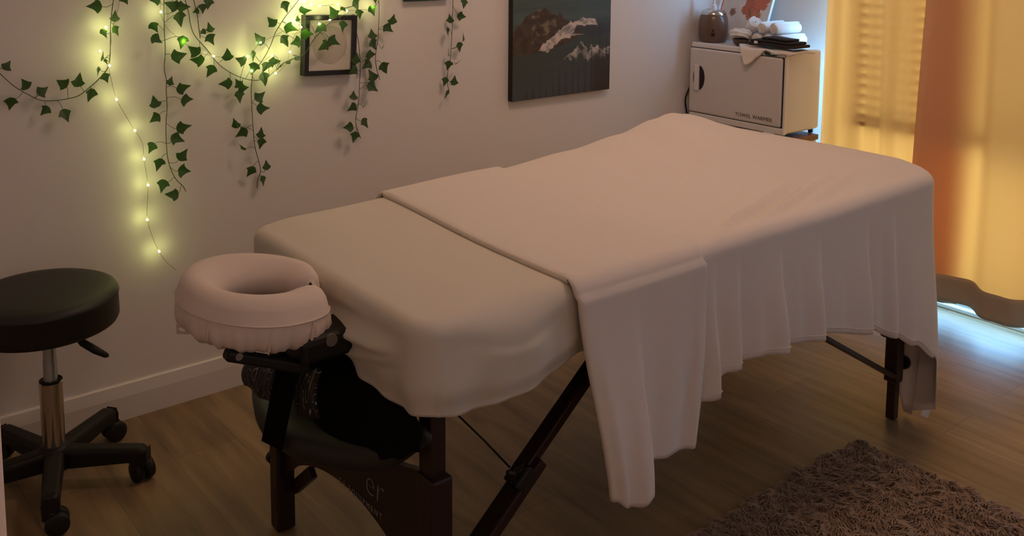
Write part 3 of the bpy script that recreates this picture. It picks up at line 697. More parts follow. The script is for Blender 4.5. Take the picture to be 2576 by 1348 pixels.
# ------------------------------------------------------------------ face cradle
fc = empty('face_cradle', (.745, 1.70, .69), 'horseshoe face cradle in a cream cover at the head of the massage table', 'face cradle')
def cradle():
    cx, cyy, ax, ay = .748, 1.698, .108, .083
    N = 150; vs = []; fs = []
    gap = math.radians(13)
    tilt = lambda x, y: -.02 * (x - cx) / .15 + .018 * (y - cyy) / .12
    # section in (d outward, z): closed loop
    sec = []
    zt = .762
    pts = [(-.006, -.075), (-.026, -.070), (-.036, -.050), (-.037, -.033), (-.032, -.020), (-.020, -.008), (-.004, .001), (.012, .0045), (.026, -.001), (.037, -.015), (.0425, -.0365), (.0440, -.0385), (.0435, -.0415), (.0455, -.054), (.0455, -.068), (.041, -.082), (.028, -.094), (.012, -.096)]
    K = len(pts)
    for i in range(N + 1):
        u = i / N
        th = gap + (2 * PI - 2 * gap) * u - .25
        e = min(u, 1 - u) * 2
        cap = 1.0
        du = min(u, 1 - u) * (2 * PI) * .09
        if du < .046: cap = math.sqrt(max(0, 1 - (1 - du / .046) ** 2))
        c, s_ = math.cos(th), math.sin(th)
        px, py = cx + ax * c, cyy + ay * s_
        nx, ny = c / ax, s_ / ay; l = math.hypot(nx, ny); nx /= l; ny /= l
        for k, (d, z) in enumerate(pts):
            wr = 0
            if z < -.038 and d > .0:
                f = (-z - .038) / .056
                wr = (.0035 * math.sin(th * 17 + 1.3 * math.sin(th * 5)) + .0025 * math.sin(th * 41 + z * 30)) * f
            dd = d * (1.0 if d > 0 else 1.0)
            zz = -.038 + (z + .038) * (cap * .6 + .4) if z > -.038 else z
            dd = dd * (cap * .85 + .15)
            x, y = px + nx * (dd + wr), py + ny * (dd + wr)
            vs.append((x, y, zt + zz + tilt(x, y)))
    for i in range(N):
        for k in range(K):
            fs.append((i * K + k, i * K + (k + 1) % K, (i + 1) * K + (k + 1) % K, (i + 1) * K + k))
    fs.append(tuple(range(K))); fs.append(tuple(N * K + k for k in range(K - 1, -1, -1)))
    o = mesh('cushion_cover', vs, fs, M['cover'], None, True)
    lp(o, fc)
    # piping seam
    sp = []
    for i in range(4, N - 3):
        j = i * K + 11
        sp.append(Vector(vs[j]) + Vector((0, 0, .0005)))
    q = tube('seam', sp, .0016, M['cover'], None, 6); lp(q, fc)
    # a few gathered tucks down the side
    for th0, ln in ((3.95, .05), (4.75, .06), (4.9, .05), (5.35, .07)):
        pts2 = []
        for k in range(6):
            th = th0 + .05 * k / 5 * (-1)
            c, s_ = math.cos(th - .25), math.sin(th - .25)
            nx, ny = c / ax, s_ / ay; l = math.hypot(nx, ny); nx /= l; ny /= l
            d = .0435 if k < 4 else .041
            x, y = cx + ax * c + nx * d, cyy + ay * s_ + ny * d
            pts2.append((x, y, zt - .042 - k * ln / 6 + tilt(x, y)))
        q = tube('gathered_tuck', pts2, [.001, .003, .0035, .0035, .003, .001], M['cover'], None, 6); lp(q, fc)
cradle()
bm = bmesh.new()
beam_bm(bm, (.645, 1.612, .665), (.80, 1.60, .600), .030, .020, .006)
lp(from_bm('side_arm', bm, M['black']), fc)
bm = bmesh.new()
beam_bm(bm, (.66, 1.78, .672), (.93, 1.78, .64), .030, .020, .006)
lp(from_bm('side_arm', bm, M['black']), fc)
lp(lathe('bolt', [(.007, 0), (.007, .003), (.004, .005), (0, .005)], M['steel'], None, (.664, 1.594, .661), 16, 'y'), fc)
bm = bmesh.new()
bm_box(bm, (.75, 1.69, .682), (.17, .15, .010), .004)
lp(from_bm('platform', bm, M['black']), fc)
bm = bmesh.new()
beam_bm(bm, (.78, 1.63, .66), (.935, 1.63, .615), .06, .030, .004)
lp(from_bm('mounting_bracket', bm, M['black']), fc)
bm = bmesh.new()
bm_box(bm, (.84, 1.62, .640), (.13, .10, .05), .012)
lp(from_bm('hinge_block', bm, M['black']), fc)
lp(lathe('cam_lever', [(.012, 0), (.012, .006), (.008, .010), (0, .010)], M['steel'], None, (.835, 1.568, .655), 16, 'y'), fc)
# fabric label tab with a hole at the far left of the cover
bm = bmesh.new()
tv, tf = [], []
Rt = Euler((0, 0, -.68)).to_matrix()
for k in range(24):
    a = 2 * PI * k / 24
    c, s_ = math.cos(a), math.sin(a)
    q = max(abs(c), abs(s_))
    tv.append(Rt @ Vector((.012 * c / q, 0, .010 * s_ / q)) + Vector((.613, 1.732, .680)))
    tv.append(Rt @ Vector((.0085 * c, 0, .0042 * s_)) + Vector((.613, 1.732, .679)))
for k in range(24): tf.append((2 * k, 2 * ((k + 1) % 24), 2 * ((k + 1) % 24) + 1, 2 * k + 1))
q = mesh('toggle_tab', tv, tf, M['cover']); md = q.modifiers.new('s', 'SOLIDIFY'); md.thickness = .002; lp(q, fc); bm.free()

# ------------------------------------------------------------------ arm sling hanging under the head end
asl = empty('arm_sling', (.90, 1.70, .40), 'black half-moon arm sling hanging under the face cradle', 'arm rest')
RIM = [(.93, 2.02, .42), (.865, 1.99, .402), (.828, 1.925, .388), (.800, 1.845, .384), (.787, 1.771, .384), (.789, 1.705, .385), (.803, 1.65, .387), (.822, 1.60, .390), (.848, 1.53, .400), (.868, 1.47, .418), (.888, 1.415, .452), (.903, 1.375, .490), (.925, 1.366, .500), (.950, 1.43, .455), (.972, 1.55, .425), (.985, 1.70, .41), (.985, 1.88, .41), (.968, 1.99, .415)]
RIMS = smooth_path(RIM + [RIM[0]], 5)[:-1]
def pad():
    vs, fs = [], []; n = len(RIMS)
    c = Vector((.90, 1.72, .40))
    rings = [(0, .040), (.5, .040), (.86, .043), (.95, .037), (1.0, .022), (.985, .006), (.94, 0), (.5, -.004), (0, -.004)]
    for k, dz in rings:
        for p in RIMS: vs.append((c.x + (p.x - c.x) * k, c.y + (p.y - c.y) * k, c.z + (p.z - c.z) * k + dz))
    for i in range(len(rings) - 1):
        for k in range(n): fs.append((i * n + k, i * n + (k + 1) % n, (i + 1) * n + (k + 1) % n, (i + 1) * n + k))
    return mesh('shelf_pad', vs, fs, M['vinyl'], None, True)
lp(pad(), asl)
def panel():
    NU, NV = 60, 24; vs = []
    for j in range(NV + 1):
        v = j / NV   # 0 top .. 1 bottom
        yl = 1.80 + .16 * sstep(0, .75, v) ; yr = 1.450 - .095 * sstep(.1, .75, v)
        for i in range(NU + 1):
            u = i / NU
            y = yl + (yr - yl) * u
            z = .612 - (.612 - interp(y, [(1.36, .51), (1.41, .475), (1.47, .45), (1.55, .43), (1.7, .415), (2, .42)])) * v
            x = .920 - .055 * sstep(.1, .9, v) * math.sin(PI * (.15 + .7 * u)) + .004 * math.sin(u * 14 + v * 4)
            vs.append((x, y, z))
    fs = [(j * (NU + 1) + i, j * (NU + 1) + i + 1, (j + 1) * (NU + 1) + i + 1, (j + 1) * (NU + 1) + i) for j in range(NV) for i in range(NU)]
    o = mesh('hanging_panel', vs, fs, M['clothblack'], None, True)
    md = o.modifiers.new('s', 'SOLIDIFY'); md.thickness = .006
    return o
lp(panel(), asl)
lp(beam('strap', (.800, 1.655, .640), (.772, 1.705, .408), .048, .006, M['clothblack'], None, .002, (1, .6, 0)), asl)
# patterned pouch
def scribble():
    m = mat('scribble_print_cloth', (.01, .01, .01), .8)
    nt = m.node_tree; N = nt.nodes; b = N['Principled BSDF']
    tc = N.new('ShaderNodeTexCoord'); nz = N.new('ShaderNodeTexNoise'); nz.inputs['Scale'].default_value = 10; nz.inputs['Distortion'].default_value = 1.6; nz.inputs['Detail'].default_value = 0
    mp = N.new('ShaderNodeMapping'); mp.inputs['Scale'].default_value = (1, 2.4, 1.2); mp.inputs['Rotation'].default_value = (.6, 0, 0)
    nt.links.new(tc.outputs['Object'], mp.inputs[0]); nt.links.new(mp.outputs[0], nz.inputs['Vector'])
    s = N.new('ShaderNodeMath'); s.operation = 'MULTIPLY'; s.inputs[1].default_value = 6
    f = N.new('ShaderNodeMath'); f.operation = 'PINGPONG'; f.inputs[1].default_value = .5
    nt.links.new(nz.outputs['Fac'], s.inputs[0]); nt.links.new(s.outputs[0], f.inputs[0])
    cr = N.new('ShaderNodeValToRGB'); e = cr.color_ramp.elements; e[0].position = .035; e[0].color = (.30, .28, .24, 1); e[1].position = .06; e[1].color = (.008, .007, .007, 1)
    nt.links.new(f.outputs[0], cr.inputs[0]); nt.links.new(cr.outputs[0], b.inputs['Base Color'])
    return m
M['scribble'] = scribble()
def pouch(p0, p1, p2, p3):
    # quad corners TL,TR,BR,BL, gently bowed cloth
    P = [Vector(p) for p in (p0, p1, p2, p3)]; n = 10; vs = []
    for j in range(n + 1):
        for i in range(n + 1):
            u, v = i / n, j / n
            p = (P[0] * (1 - u) + P[1] * u) * (1 - v) + (P[3] * (1 - u) + P[2] * u) * v
            vs.append(p + Vector((-.010 * math.sin(PI * v), -.006 * math.sin(PI * u), .004 * math.sin(u * 9))))
    fs = [(j * (n + 1) + i, j * (n + 1) + i + 1, (j + 1) * (n + 1) + i + 1, (j + 1) * (n + 1) + i) for j in range(n) for i in range(n)]
    o = mesh('printed_cloth', vs, fs, M['scribble'], None, True)
    md = o.modifiers.new('s', 'SOLIDIFY'); md.thickness = .004
    return lp(o, asl)
a = pouch((.80, 1.868, .520), (.80, 1.700, .575), (.79, 1.735, .478), (.79, 1.866, .468)); a['label'] = 'black cloth printed with fine white scribbles'
a = pouch((.835, 1.70, .56), (.835, 1.61, .58), (.825, 1.60, .49), (.825, 1.69, .46)); a['label'] = 'black cloth printed with fine white scribbles'

# ------------------------------------------------------------------ stool
SX, SY = .565, 2.555
st = empty('rolling_stool', (SX, SY, 0), 'black round rolling stool with chrome gas lift against the wall', 'stool', None)
R0, ZS = .178, .526
prof = [(0, ZS), (R0 * .7, ZS - .001), (R0 - .020, ZS - .004), (R0 - .006, ZS - .010), (R0, ZS - .020), (R0 + .001, ZS - .024), (R0 - .001, ZS - .028), (R0, ZS - .082), (R0 - .004, ZS - .091), (R0 - .014, ZS - .096), (0, ZS - .097)]
lp(lathe('seat', prof, M['vinyl'], None, (SX - .010, SY, 0), 72), st)
lp(lathe('pole', [(.0165, .24), (.0165, .335), (.0155, .336), (.0155, .432), (0, .432)], M['steel'], None, (SX, SY, 0), 32), st)
sl = lp(lathe('gas_lift_sleeve', [(.026, .088), (.0285, .262), (.0290, .280), (.026, .282), (.020, .274), (.016, .274)], M['chrome'], None, (SX, SY, 0), 40), st)
lp(lathe('collar', [(.0170, .2745), (.0270, .2745), (.0275, .284), (.0255, .285), (.0170, .280)], M['black'], None, (SX, SY, 0), 40), st)
lv = lp(tube('height_lever', [(SX + .0, SY - .03, .425), (SX + .030, SY - .062, .418), (SX + .052, SY - .072, .400)], .0035, M['steel'], None, 8), st)
q = tube('lever_grip', [(SX + .048, SY - .070, .404), (SX + .060, SY - .077, .392), (SX + .086, SY - .090, .370), (SX + .108, SY - .101, .354), (SX + .114, SY - .104, .351)], [.004, .0095, .010, .007, .003], M['black'], None, 10); q.parent = lv
base = lathe('base_hub', [(0, .112), (.030, .111), (.038, .102), (.041, .070), (.034, .050), (0, .050)], M['black'], None, (SX, SY, 0), 40)
lp(base, st)
for k in range(5):
    a = math.radians(38 + 72 * k); c, s_ = math.cos(a), math.sin(a)
    Rb = .222
    vs, fs = [], []
    n = 14
    for i in range(n + 1):
        t = i / n
        r_ = .018 + (Rb + .012 - .018) * t
        zt_ = .104 - .006 * t - (.010 * sstep(.92, 1, t)) ; zb_ = .050 + .012 * t - .016 * sstep(.80, .90, t)
        wd = .025 - .004 * t - .006 * sstep(.93, 1, t)
        for (dx, dz) in ((-wd * .72, zt_), (wd * .72, zt_), (wd, zt_ - .010), (wd * .9, zb_), (-wd * .9, zb_), (-wd, zt_ - .010)):
            vs.append((SX + c * r_ - s_ * dx, SY + s_ * r_ + c * dx, dz))
    for i in range(n):
        for k2 in range(6): fs.append((i * 6 + k2, i * 6 + (k2 + 1) % 6, (i + 1) * 6 + (k2 + 1) % 6, (i + 1) * 6 + k2))
    fs.append(tuple(range(6))); fs.append(tuple(n * 6 + q for q in range(5, -1, -1)))
    arm = lp(mesh('base_arm', vs, fs, M['black'], None, False), st)
    md = arm.modifiers.new('b', 'BEVEL'); md.width = .006; md.segments = 3
    # caster: two wheels and a hood
    wx, wy = SX + c * Rb, SY + s_ * Rb
    ca = a + 1.1 + .7 * k
    cc, cs = math.cos(ca), math.sin(ca)
    cst = lp(lathe('caster', [(.009, .072), (.010, .060), (.016, .055), (.016, .050), (0, .050)], M['black'], None, (wx, wy, 0), 16), st)
    for sg in (-1, 1):
        vs, fs = [], []
        prof2 = [(0, .004), (.020, .004), (.0265, .006), (.028, .010), (.028, .020), (.0255, .0245), (.014, .026), (0, .026)]
        n2 = 28; ox, oy = wx + cs * .012, wy - cc * .012
        for (r_, d) in prof2:
            for q2 in range(n2):
                an = 2 * PI * q2 / n2
                h_, v_ = r_ * math.cos(an), r_ * math.sin(an)
                vs.append((ox + cs * h_ + cc * d * sg, oy - cc * h_ + cs * d * sg, .029 + v_))
        for i in range(len(prof2) - 1):
            for q2 in range(n2): fs.append((i * n2 + q2, i * n2 + (q2 + 1) % n2, (i + 1) * n2 + (q2 + 1) % n2, (i + 1) * n2 + q2))
        wh = mesh('wheel', vs, fs, M['black'], None, True); wh.parent = cst

# ------------------------------------------------------------------ cabinet + towel warmer
FXW, YL, YR, ZB0, ZT0, XB = 3.235, 2.765, 2.275, .622, .952, 3.468
cab = empty('cabinet', (3.37, 2.50, 0), 'white cabinet with a brown wooden top in the far corner', 'cabinet')
lp(box('body', (3.341, 2.515, .291), (.19, .50, .582), M['white_metal'], None, .004), cab)
lp(box('wooden_top', (3.330, 2.522, .593), (.22, .530, .022), M['shelfwood'], None, .003), cab)
for yy in (2.39, 2.64):
    d = lp(box('door', (3.247, yy, .295), (.012, .236, .53), M['white_metal'], None, .002), cab)
    q = box('handle', (3.236, yy + (.08 if yy < 2.5 else -.08), .43), (.012, .012, .09), M['metal_dark'], None, .003); q.parent = d
lp(box('side_handle', (3.33, 2.262, .555), (.05, .008, .014), M['metal_dark'], None, .002), cab)
tw = empty('towel_warmer', ((FXW + XB) / 2, (YL + YR) / 2, .604), 'white towel warmer cabinet in the far corner, its door lettered in small capitals', 'towel warmer')
lp(box('housing', ((FXW + .006 + XB) / 2, (YL + YR) / 2, (ZB0 + ZT0) / 2), (XB - FXW - .006, YL - YR, ZT0 - ZB0), M['white_metal'], None, .012, 4), tw)
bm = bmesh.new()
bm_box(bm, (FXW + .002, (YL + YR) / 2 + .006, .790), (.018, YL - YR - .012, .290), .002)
lp(from_bm('door_gap_shade', bm, M['gap']), tw)  # dark slab painted as the shade between door and housing
dr = lp(box('door', (FXW - .004, (YL + YR) / 2 + .009, .790), (.024, YL - YR - .016, .279), M['white_door'], None, .008, 3), tw)
bm = bmesh.new(); bm_box(bm, (FXW + .003, YR + .006, .79), (.022, .010, .33), .003); lp(from_bm('side_trim', bm, M['white_metal']), tw)
lp(box('lower_lip', (FXW - .001, (YL + YR) / 2, .634), (.024, YL - YR, .028), M['white_metal'], None, .006, 3), tw)
lp(box('upper_fascia', (FXW + .001, (YL + YR) / 2, .942), (.018, YL - YR, .022), M['white_metal'], None, .005, 3), tw)
# oval grip: flat dark plate painted as the recess's shade, with its bar
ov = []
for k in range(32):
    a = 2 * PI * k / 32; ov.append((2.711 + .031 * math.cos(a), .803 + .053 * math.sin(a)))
q = prism('recess_shade', ov, .0015, 'x', FXW - .0175, M['gap'], None); q.parent = dr
q = box('handle_grip', (FXW - .021, 2.719, .803), (.010, .026, .110), M['white_metal'], None, .004, 3); q.parent = dr
q = link('lettering', facing_head(text('t', 'TOWEL WARMER', .0225, None, space=1.05), 2.512, .668, FXW - .0165), M['ink']); q.parent = dr
sw = [];
for k in range(32):
    a = 2 * PI * k / 32; c, s_ = math.cos(a), math.sin(a)
    sw.append((2.350 + .032 * (abs(c) ** .6) * (1 if c > 0 else -1), .9425 + .0085 * (abs(s_) ** .6) * (1 if s_ > 0 else -1)))
sw_o = lp(prism('switch_plate', sw, .002, 'x', FXW - .0095, M['panel_green'], None), tw)
q = box('indicator_lamp', (FXW - .0095, 2.345, .9425), (.003, .014, .006), M['whiteplastic'], None, .001); q.parent = sw_o
for yy in (2.345, 2.735):
    lp(box('hinge', (FXW - .008, yy, .618), (.02, .05, .010), M['white_metal'], None, .003), tw)
for yy in (2.30, 2.74):
    for xx in (3.265, 3.445):
        lp(lathe('foot', [(.010, .604), (.011, .624), (0, .624)], M['rubber'], None, (xx, yy, 0), 16), tw)
lp(tube('power_cord', [(3.30, 2.772, .80), (3.26, 2.785, .76), (3.225, 2.788, .70), (3.235, 2.785, .62), (3.235, 2.788, .5), (3.24, 2.79, .3)], .0035, M['black'], None, 8, 6), tw)

# ------------------------------------------------------------------ things on the warmer
pb = empty('oil_warmer', (3.305, 2.715, .952), 'brown rounded oil dispenser with a silver collar and white pump on the towel warmer', 'dispenser')
bx, by = 3.305, 2.712
lp(lathe('body', [(0, .952), (.050, .952), (.056, .958), (.0625, .985), (.0645, 1.015), (.0625, 1.045), (.057, 1.066), (.052, 1.072), (0, 1.072)], M['amber'], None, (bx, by, 0), 56), pb)
lp(lathe('collar', [(.0525, 1.071), (.055, 1.072), (.0535, 1.079), (.046, 1.090), (.036, 1.093), (.032, 1.089), (0, 1.088)], M['chrome'], None, (bx, by, 0), 48), pb)
pm = lp(lathe('pump', [(.012, 1.088), (.012, 1.112), (.006, 1.114), (.0055, 1.150), (.011, 1.151), (.011, 1.164), (0, 1.165)], M['whiteplastic'], None, (bx, by, 0), 24), pb)
q = tube('nozzle', [(bx, by, 1.158), (bx - .025, by - .012, 1.157), (bx - .034, by - .016, 1.150)], .0042, M['whiteplastic'], None, 10); q.parent = pm
dv = Vector((-.779, -.627, 0)); dv = Vector((-.775, -.632, 0))
for zz, ss in ((1.007, .009), (.989, .015)):
    rr = .0640
    q = box('button', (bx + dv.x * rr, by + dv.y * rr, zz), (.003, ss, ss), M['metal_dark'], None, .0006, 1, (0, 0, math.atan2(dv.y, dv.x)))
    lp(q, pb)

def rolled_towel(c, L, r, ang, tilt, label, m, group='rolled towels on the towel warmer'):
    """spiral roll, axis along +x local"""
    vs, fs = [], []; n = 150; turns = 4.2
    prof = []
    for i in range(n + 1):
        t = i / n; a = turns * 2 * PI * t
        rr = r * (.12 + .88 * (t ** .8)) * (1 + .02 * math.sin(a * 1.5))
        prof.append((rr * math.cos(a), rr * math.sin(a)))
    ends = [(-L / 2, .82), (-L / 2 + .003, .93), (-L / 2 + .010, 1.0), (0, 1.02), (L / 2 - .010, 1.0), (L / 2 - .003, .93), (L / 2, .82)]
    for (x, k) in ends:
        for (a, b) in prof: vs.append((x, a * k, b * k))
    for i in range(len(ends) - 1):
        for j in range(n): fs.append((i * (n + 1) + j, i * (n + 1) + j + 1, (i + 1) * (n + 1) + j + 1, (i + 1) * (n + 1) + j))
    o = mesh('rolled_towel', vs, fs, m, None, True)
    md = o.modifiers.new('s', 'SOLIDIFY'); md.thickness = .006; md.offset = -1
    # soft core so the roll is solid
    o.location = c; o.rotation_euler = (rnd.random(), -tilt, ang)
    o.rotation_mode = 'XYZ'
    tag(o, label, 'towel', group)
    return o
rr = .0245
# rolls lie along +x (towards the window wall); ends face the room
rolled_towel((3.385, 2.495, .9535 + .030), .15, rr, .05, 0, 'rolled white towel in the bottom row, its end tucked behind the brown bowl', M['towel'])
rolled_towel((3.395, 2.440, .9535 + .030), .15, rr, -.05, 0, 'rolled white towel in the bottom row, second from the right', M['towel'])
rolled_towel((3.410, 2.385, .9535 + .030), .15, rr, -.1, 0, 'rolled white towel at the right end of the bottom row', M['towel'])
rolled_towel((3.400, 2.470, .9535 + .077), .16, rr + .001, 0, 0, 'rolled white towel on the upper row with its spiral end facing out', M['towel'])
rolled_towel((3.405, 2.412, .9535 + .077), .15, rr + .001, -.12, 0, 'rolled white towel on the upper row, bluish on its window side', M['towel'])
rolled_towel((3.368, 2.556, .9535 + .058), .145, rr + .006, .9, -.62, 'large rolled white towel leaning up behind the others, in front of the flower picture', M['towel'])
# small crumpled washcloth lying over the bowl edge
def crumple(name, c, sx, sy, sz, m, label, cat, seed, group=None):
    r_ = random.Random(seed); bm = bmesh.new()
    bmesh.ops.create_icosphere(bm, subdivisions=4, radius=1)
    ph = [r_.uniform(0, 6) for _ in range(6)]
    for v in bm.verts:
        p = v.co; f = 1 + .13 * math.sin(p.x * 5 + ph[0]) * math.sin(p.y * 4 + ph[1]) + .08 * math.sin(p.z * 9 + p.x * 6 + ph[2]) + .05 * math.sin(p.y * 13 + ph[3])
        v.co = Vector((p.x * sx * f, p.y * sy * f, max(p.z, -.6) * sz * f))
    zmin = min(v.co.z for v in bm.verts)
    for v in bm.verts: v.co += Vector((c[0], c[1], c[2] - zmin))
    return tag(from_bm(name, bm, m, None, True), label, cat, group)
crumple('washcloth', (3.300, 2.560, .982), .028, .055, .024, M['towel'], 'crumpled white washcloth piled on the small brown bowl', 'towel', 3)
bw = lathe('small_bowl', [(0, .956), (.018, .956), (.030, .966), (.037, .985), (.035, .985), (.028, .969), (.016, .960), (0, .960)], M['bowl'], None, (3.283, 2.545, 0), 32)
for v in bw.data.vertices: v.co.z -= .003
tag(bw, 'small brown bowl under the crumpled washcloth on the towel warmer', 'bowl')
def sheet_cloth(name, x0, x1, y0, y1, zf, m, label, cat, th, edge=None, nx=40, ny=60):
    vs = []
    for i in range(nx + 1):
        for j in range(ny + 1):
            u, v = i / nx, j / ny
            x = x0 + (x1 - x0) * u; y = y0 + (y1 - y0) * v
            if edge: x, y = edge(x, y, u, v)
            vs.append((x, y, zf(x, y, u, v)))
    fs = [(i * (ny + 1) + j, i * (ny + 1) + j + 1, (i + 1) * (ny + 1) + j + 1, (i + 1) * (ny + 1) + j) for i in range(nx) for j in range(ny)]
    o = mesh(name, vs, fs, m, None, True); md = o.modifiers.new('s', 'SOLIDIFY'); md.thickness = th; md.offset = 1
    return tag(o, label, cat)
# white flannel lying over the front-right corner, hanging over the front
def fz(x, y, u, v):
    z = .957 + .0035 * math.sin(y * 60) * math.sin(x * 50 + 1)
    over = max(0, (FXW - .005) - x); return z - over * 1.6 * sstep(.0, .03, over) + .012 * sstep(.93, 1, v) * (1 - u)
def fe(x, y, u, v):
    lip = interp(v, [(0, .004), (.08, -.005), (.3, -.003), (.5, .002), (.62, -.012), (.80, -.030), (.90, -.016), (1, .004)])
    return x + lip * (1 - u), y + .012 * math.sin(u * 5)
sheet_cloth('flannel', FXW - .016, 3.34, 2.235, 2.505, fz, M['towel_beige'], 'cream flannel laid flat under the dark folded cloth, edge hanging over the warmer front', 'towel', .0075, fe)
# dark folded cloth, three layers
dk = empty('folded_cloth', (3.30, 2.38, .960), 'dark brown folded cloth on top of the cream flannel', 'cloth')
for k, (y0, y1, z0, h_) in enumerate(((2.252, 2.480, .967, .012), (2.268, 2.477, .979, .012), (2.300, 2.43, .991, .010))):
    bm = bmesh.new(); bm_box(bm, (0, 0, 0), (.105 - .012 * k, y1 - y0, h_), .0055, 3)
    bmesh.ops.subdivide_edges(bm, edges=[e for e in bm.edges if e.calc_length() > .1], cuts=10)
    for v in bm.verts:
        v.co += Vector((3.297 + .004 * k, (y0 + y1) / 2, z0 + h_ / 2)); v.co.z += .0015 * math.sin(v.co.y * 40)
    lp(from_bm('folded_layer', bm, M['darkcloth'], None, True), dk)
lp(box('care_label', (3.2440, 2.440, .980), (.0025, .016, .010), M['whiteplastic'], None), dk)

# leaning flower picture
def paint_grid(name, n, m_, f, place, mtl, parent=None):
    vs, cols = [], []
    for j in range(m_ + 1):
        for i in range(n + 1):
            u, v = i / n, j / m_
            vs.append(place(u, v)); cols.append(f(u, v))
    fs = [(j * (n + 1) + i, j * (n + 1) + i + 1, (j + 1) * (n + 1) + i + 1, (j + 1) * (n + 1) + i) for j in range(m_) for i in range(n)]
    o = mesh(name, vs, fs, mtl, parent)
    at = o.data.color_attributes.new('paint', 'FLOAT_COLOR', 'POINT')
    at.data.foreach_set('color', [c for col in cols for c in (*col, 1.0)])
    return o
def vn(x, y, seed=0):
    p = Vector((x, y, seed * 3.7)); return noise.noise(p)
def fbm(x, y, seed=0, o=4):
    return noise.fractal(Vector((x, y, seed * 3.7)), 1.0, 2.0, o)
M['flower'] = vcol_mat('flower_print', .6); M['painting'] = vcol_mat('acrylic_painting', .55)
def mixc(a, b, t): t = max(0, min(1, t)); return tuple(a[k] + (b[k] - a[k]) * t for k in range(3))
def flower(u, v):
    base = (.62, .56, .50)
    c = mixc(base, (.70, .66, .62), .5 + fbm(u * 4, v * 4, 1))
    for (cx, cy_, r_, col) in ((.62, .50, .20, (.40, .06, .03)), (.80, .62, .17, (.50, .10, .05)), (.40, .78, .13, (.42, .08, .05)), (.72, .36, .13, (.45, .12, .07)), (.25, .42, .07, (.10, .06, .05))):
        d = math.hypot(u - cx, (v - cy_) * 1.1); a = math.atan2(v - cy_, u - cx)
        rr_ = r_ * (.72 + .28 * abs(math.sin(a * 2.5 + cx * 9)))
        if d < rr_: c = mixc(col, (.62, .30, .16), .8 * abs(math.sin(d * 60 + a * 3)) * .6)
    if v < .5 and abs(u - .6 - .08 * math.sin(v * 7)) < .012: c = (.12, .10, .05)
    return c
fp = empty('flower_picture', (3.40, 2.66, .953), 'flower print leaning on the far wall behind the rolled towels', 'picture')
lean = math.radians(21)
def fplace(off):
    def g(u, v):
        y = 2.772 - .255 * u; h_ = .30 * v
        return (3.397 + h_ * math.sin(lean) - off * math.cos(lean), y, .954 + h_ * math.cos(lean) + off * math.sin(lean))
    return g
vs = [fplace(o_)(u, v) for o_ in (0, .014) for (u, v) in ((0, 0), (1, 0), (1, 1), (0, 1))]
lp(mesh('board', vs, [(0, 1, 2, 3), (7, 6, 5, 4), (0, 4, 5, 1), (1, 5, 6, 2), (2, 6, 7, 3), (3, 7, 4, 0)], M['whiteplastic']), fp)
lp(paint_grid('print', 60, 70, flower, fplace(.0146), M['flower']), fp)
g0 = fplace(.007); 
q = beam('glow_strip', g0(-.012, 0.0), g0(-.012, 1), .016, .006, M['coral'], None, .001, (1, 0, 0)); lp(q, fp); q['label'] = 'side strip coloured coral for the glow on the picture edge'  # coral light on the edge, painted as a strip

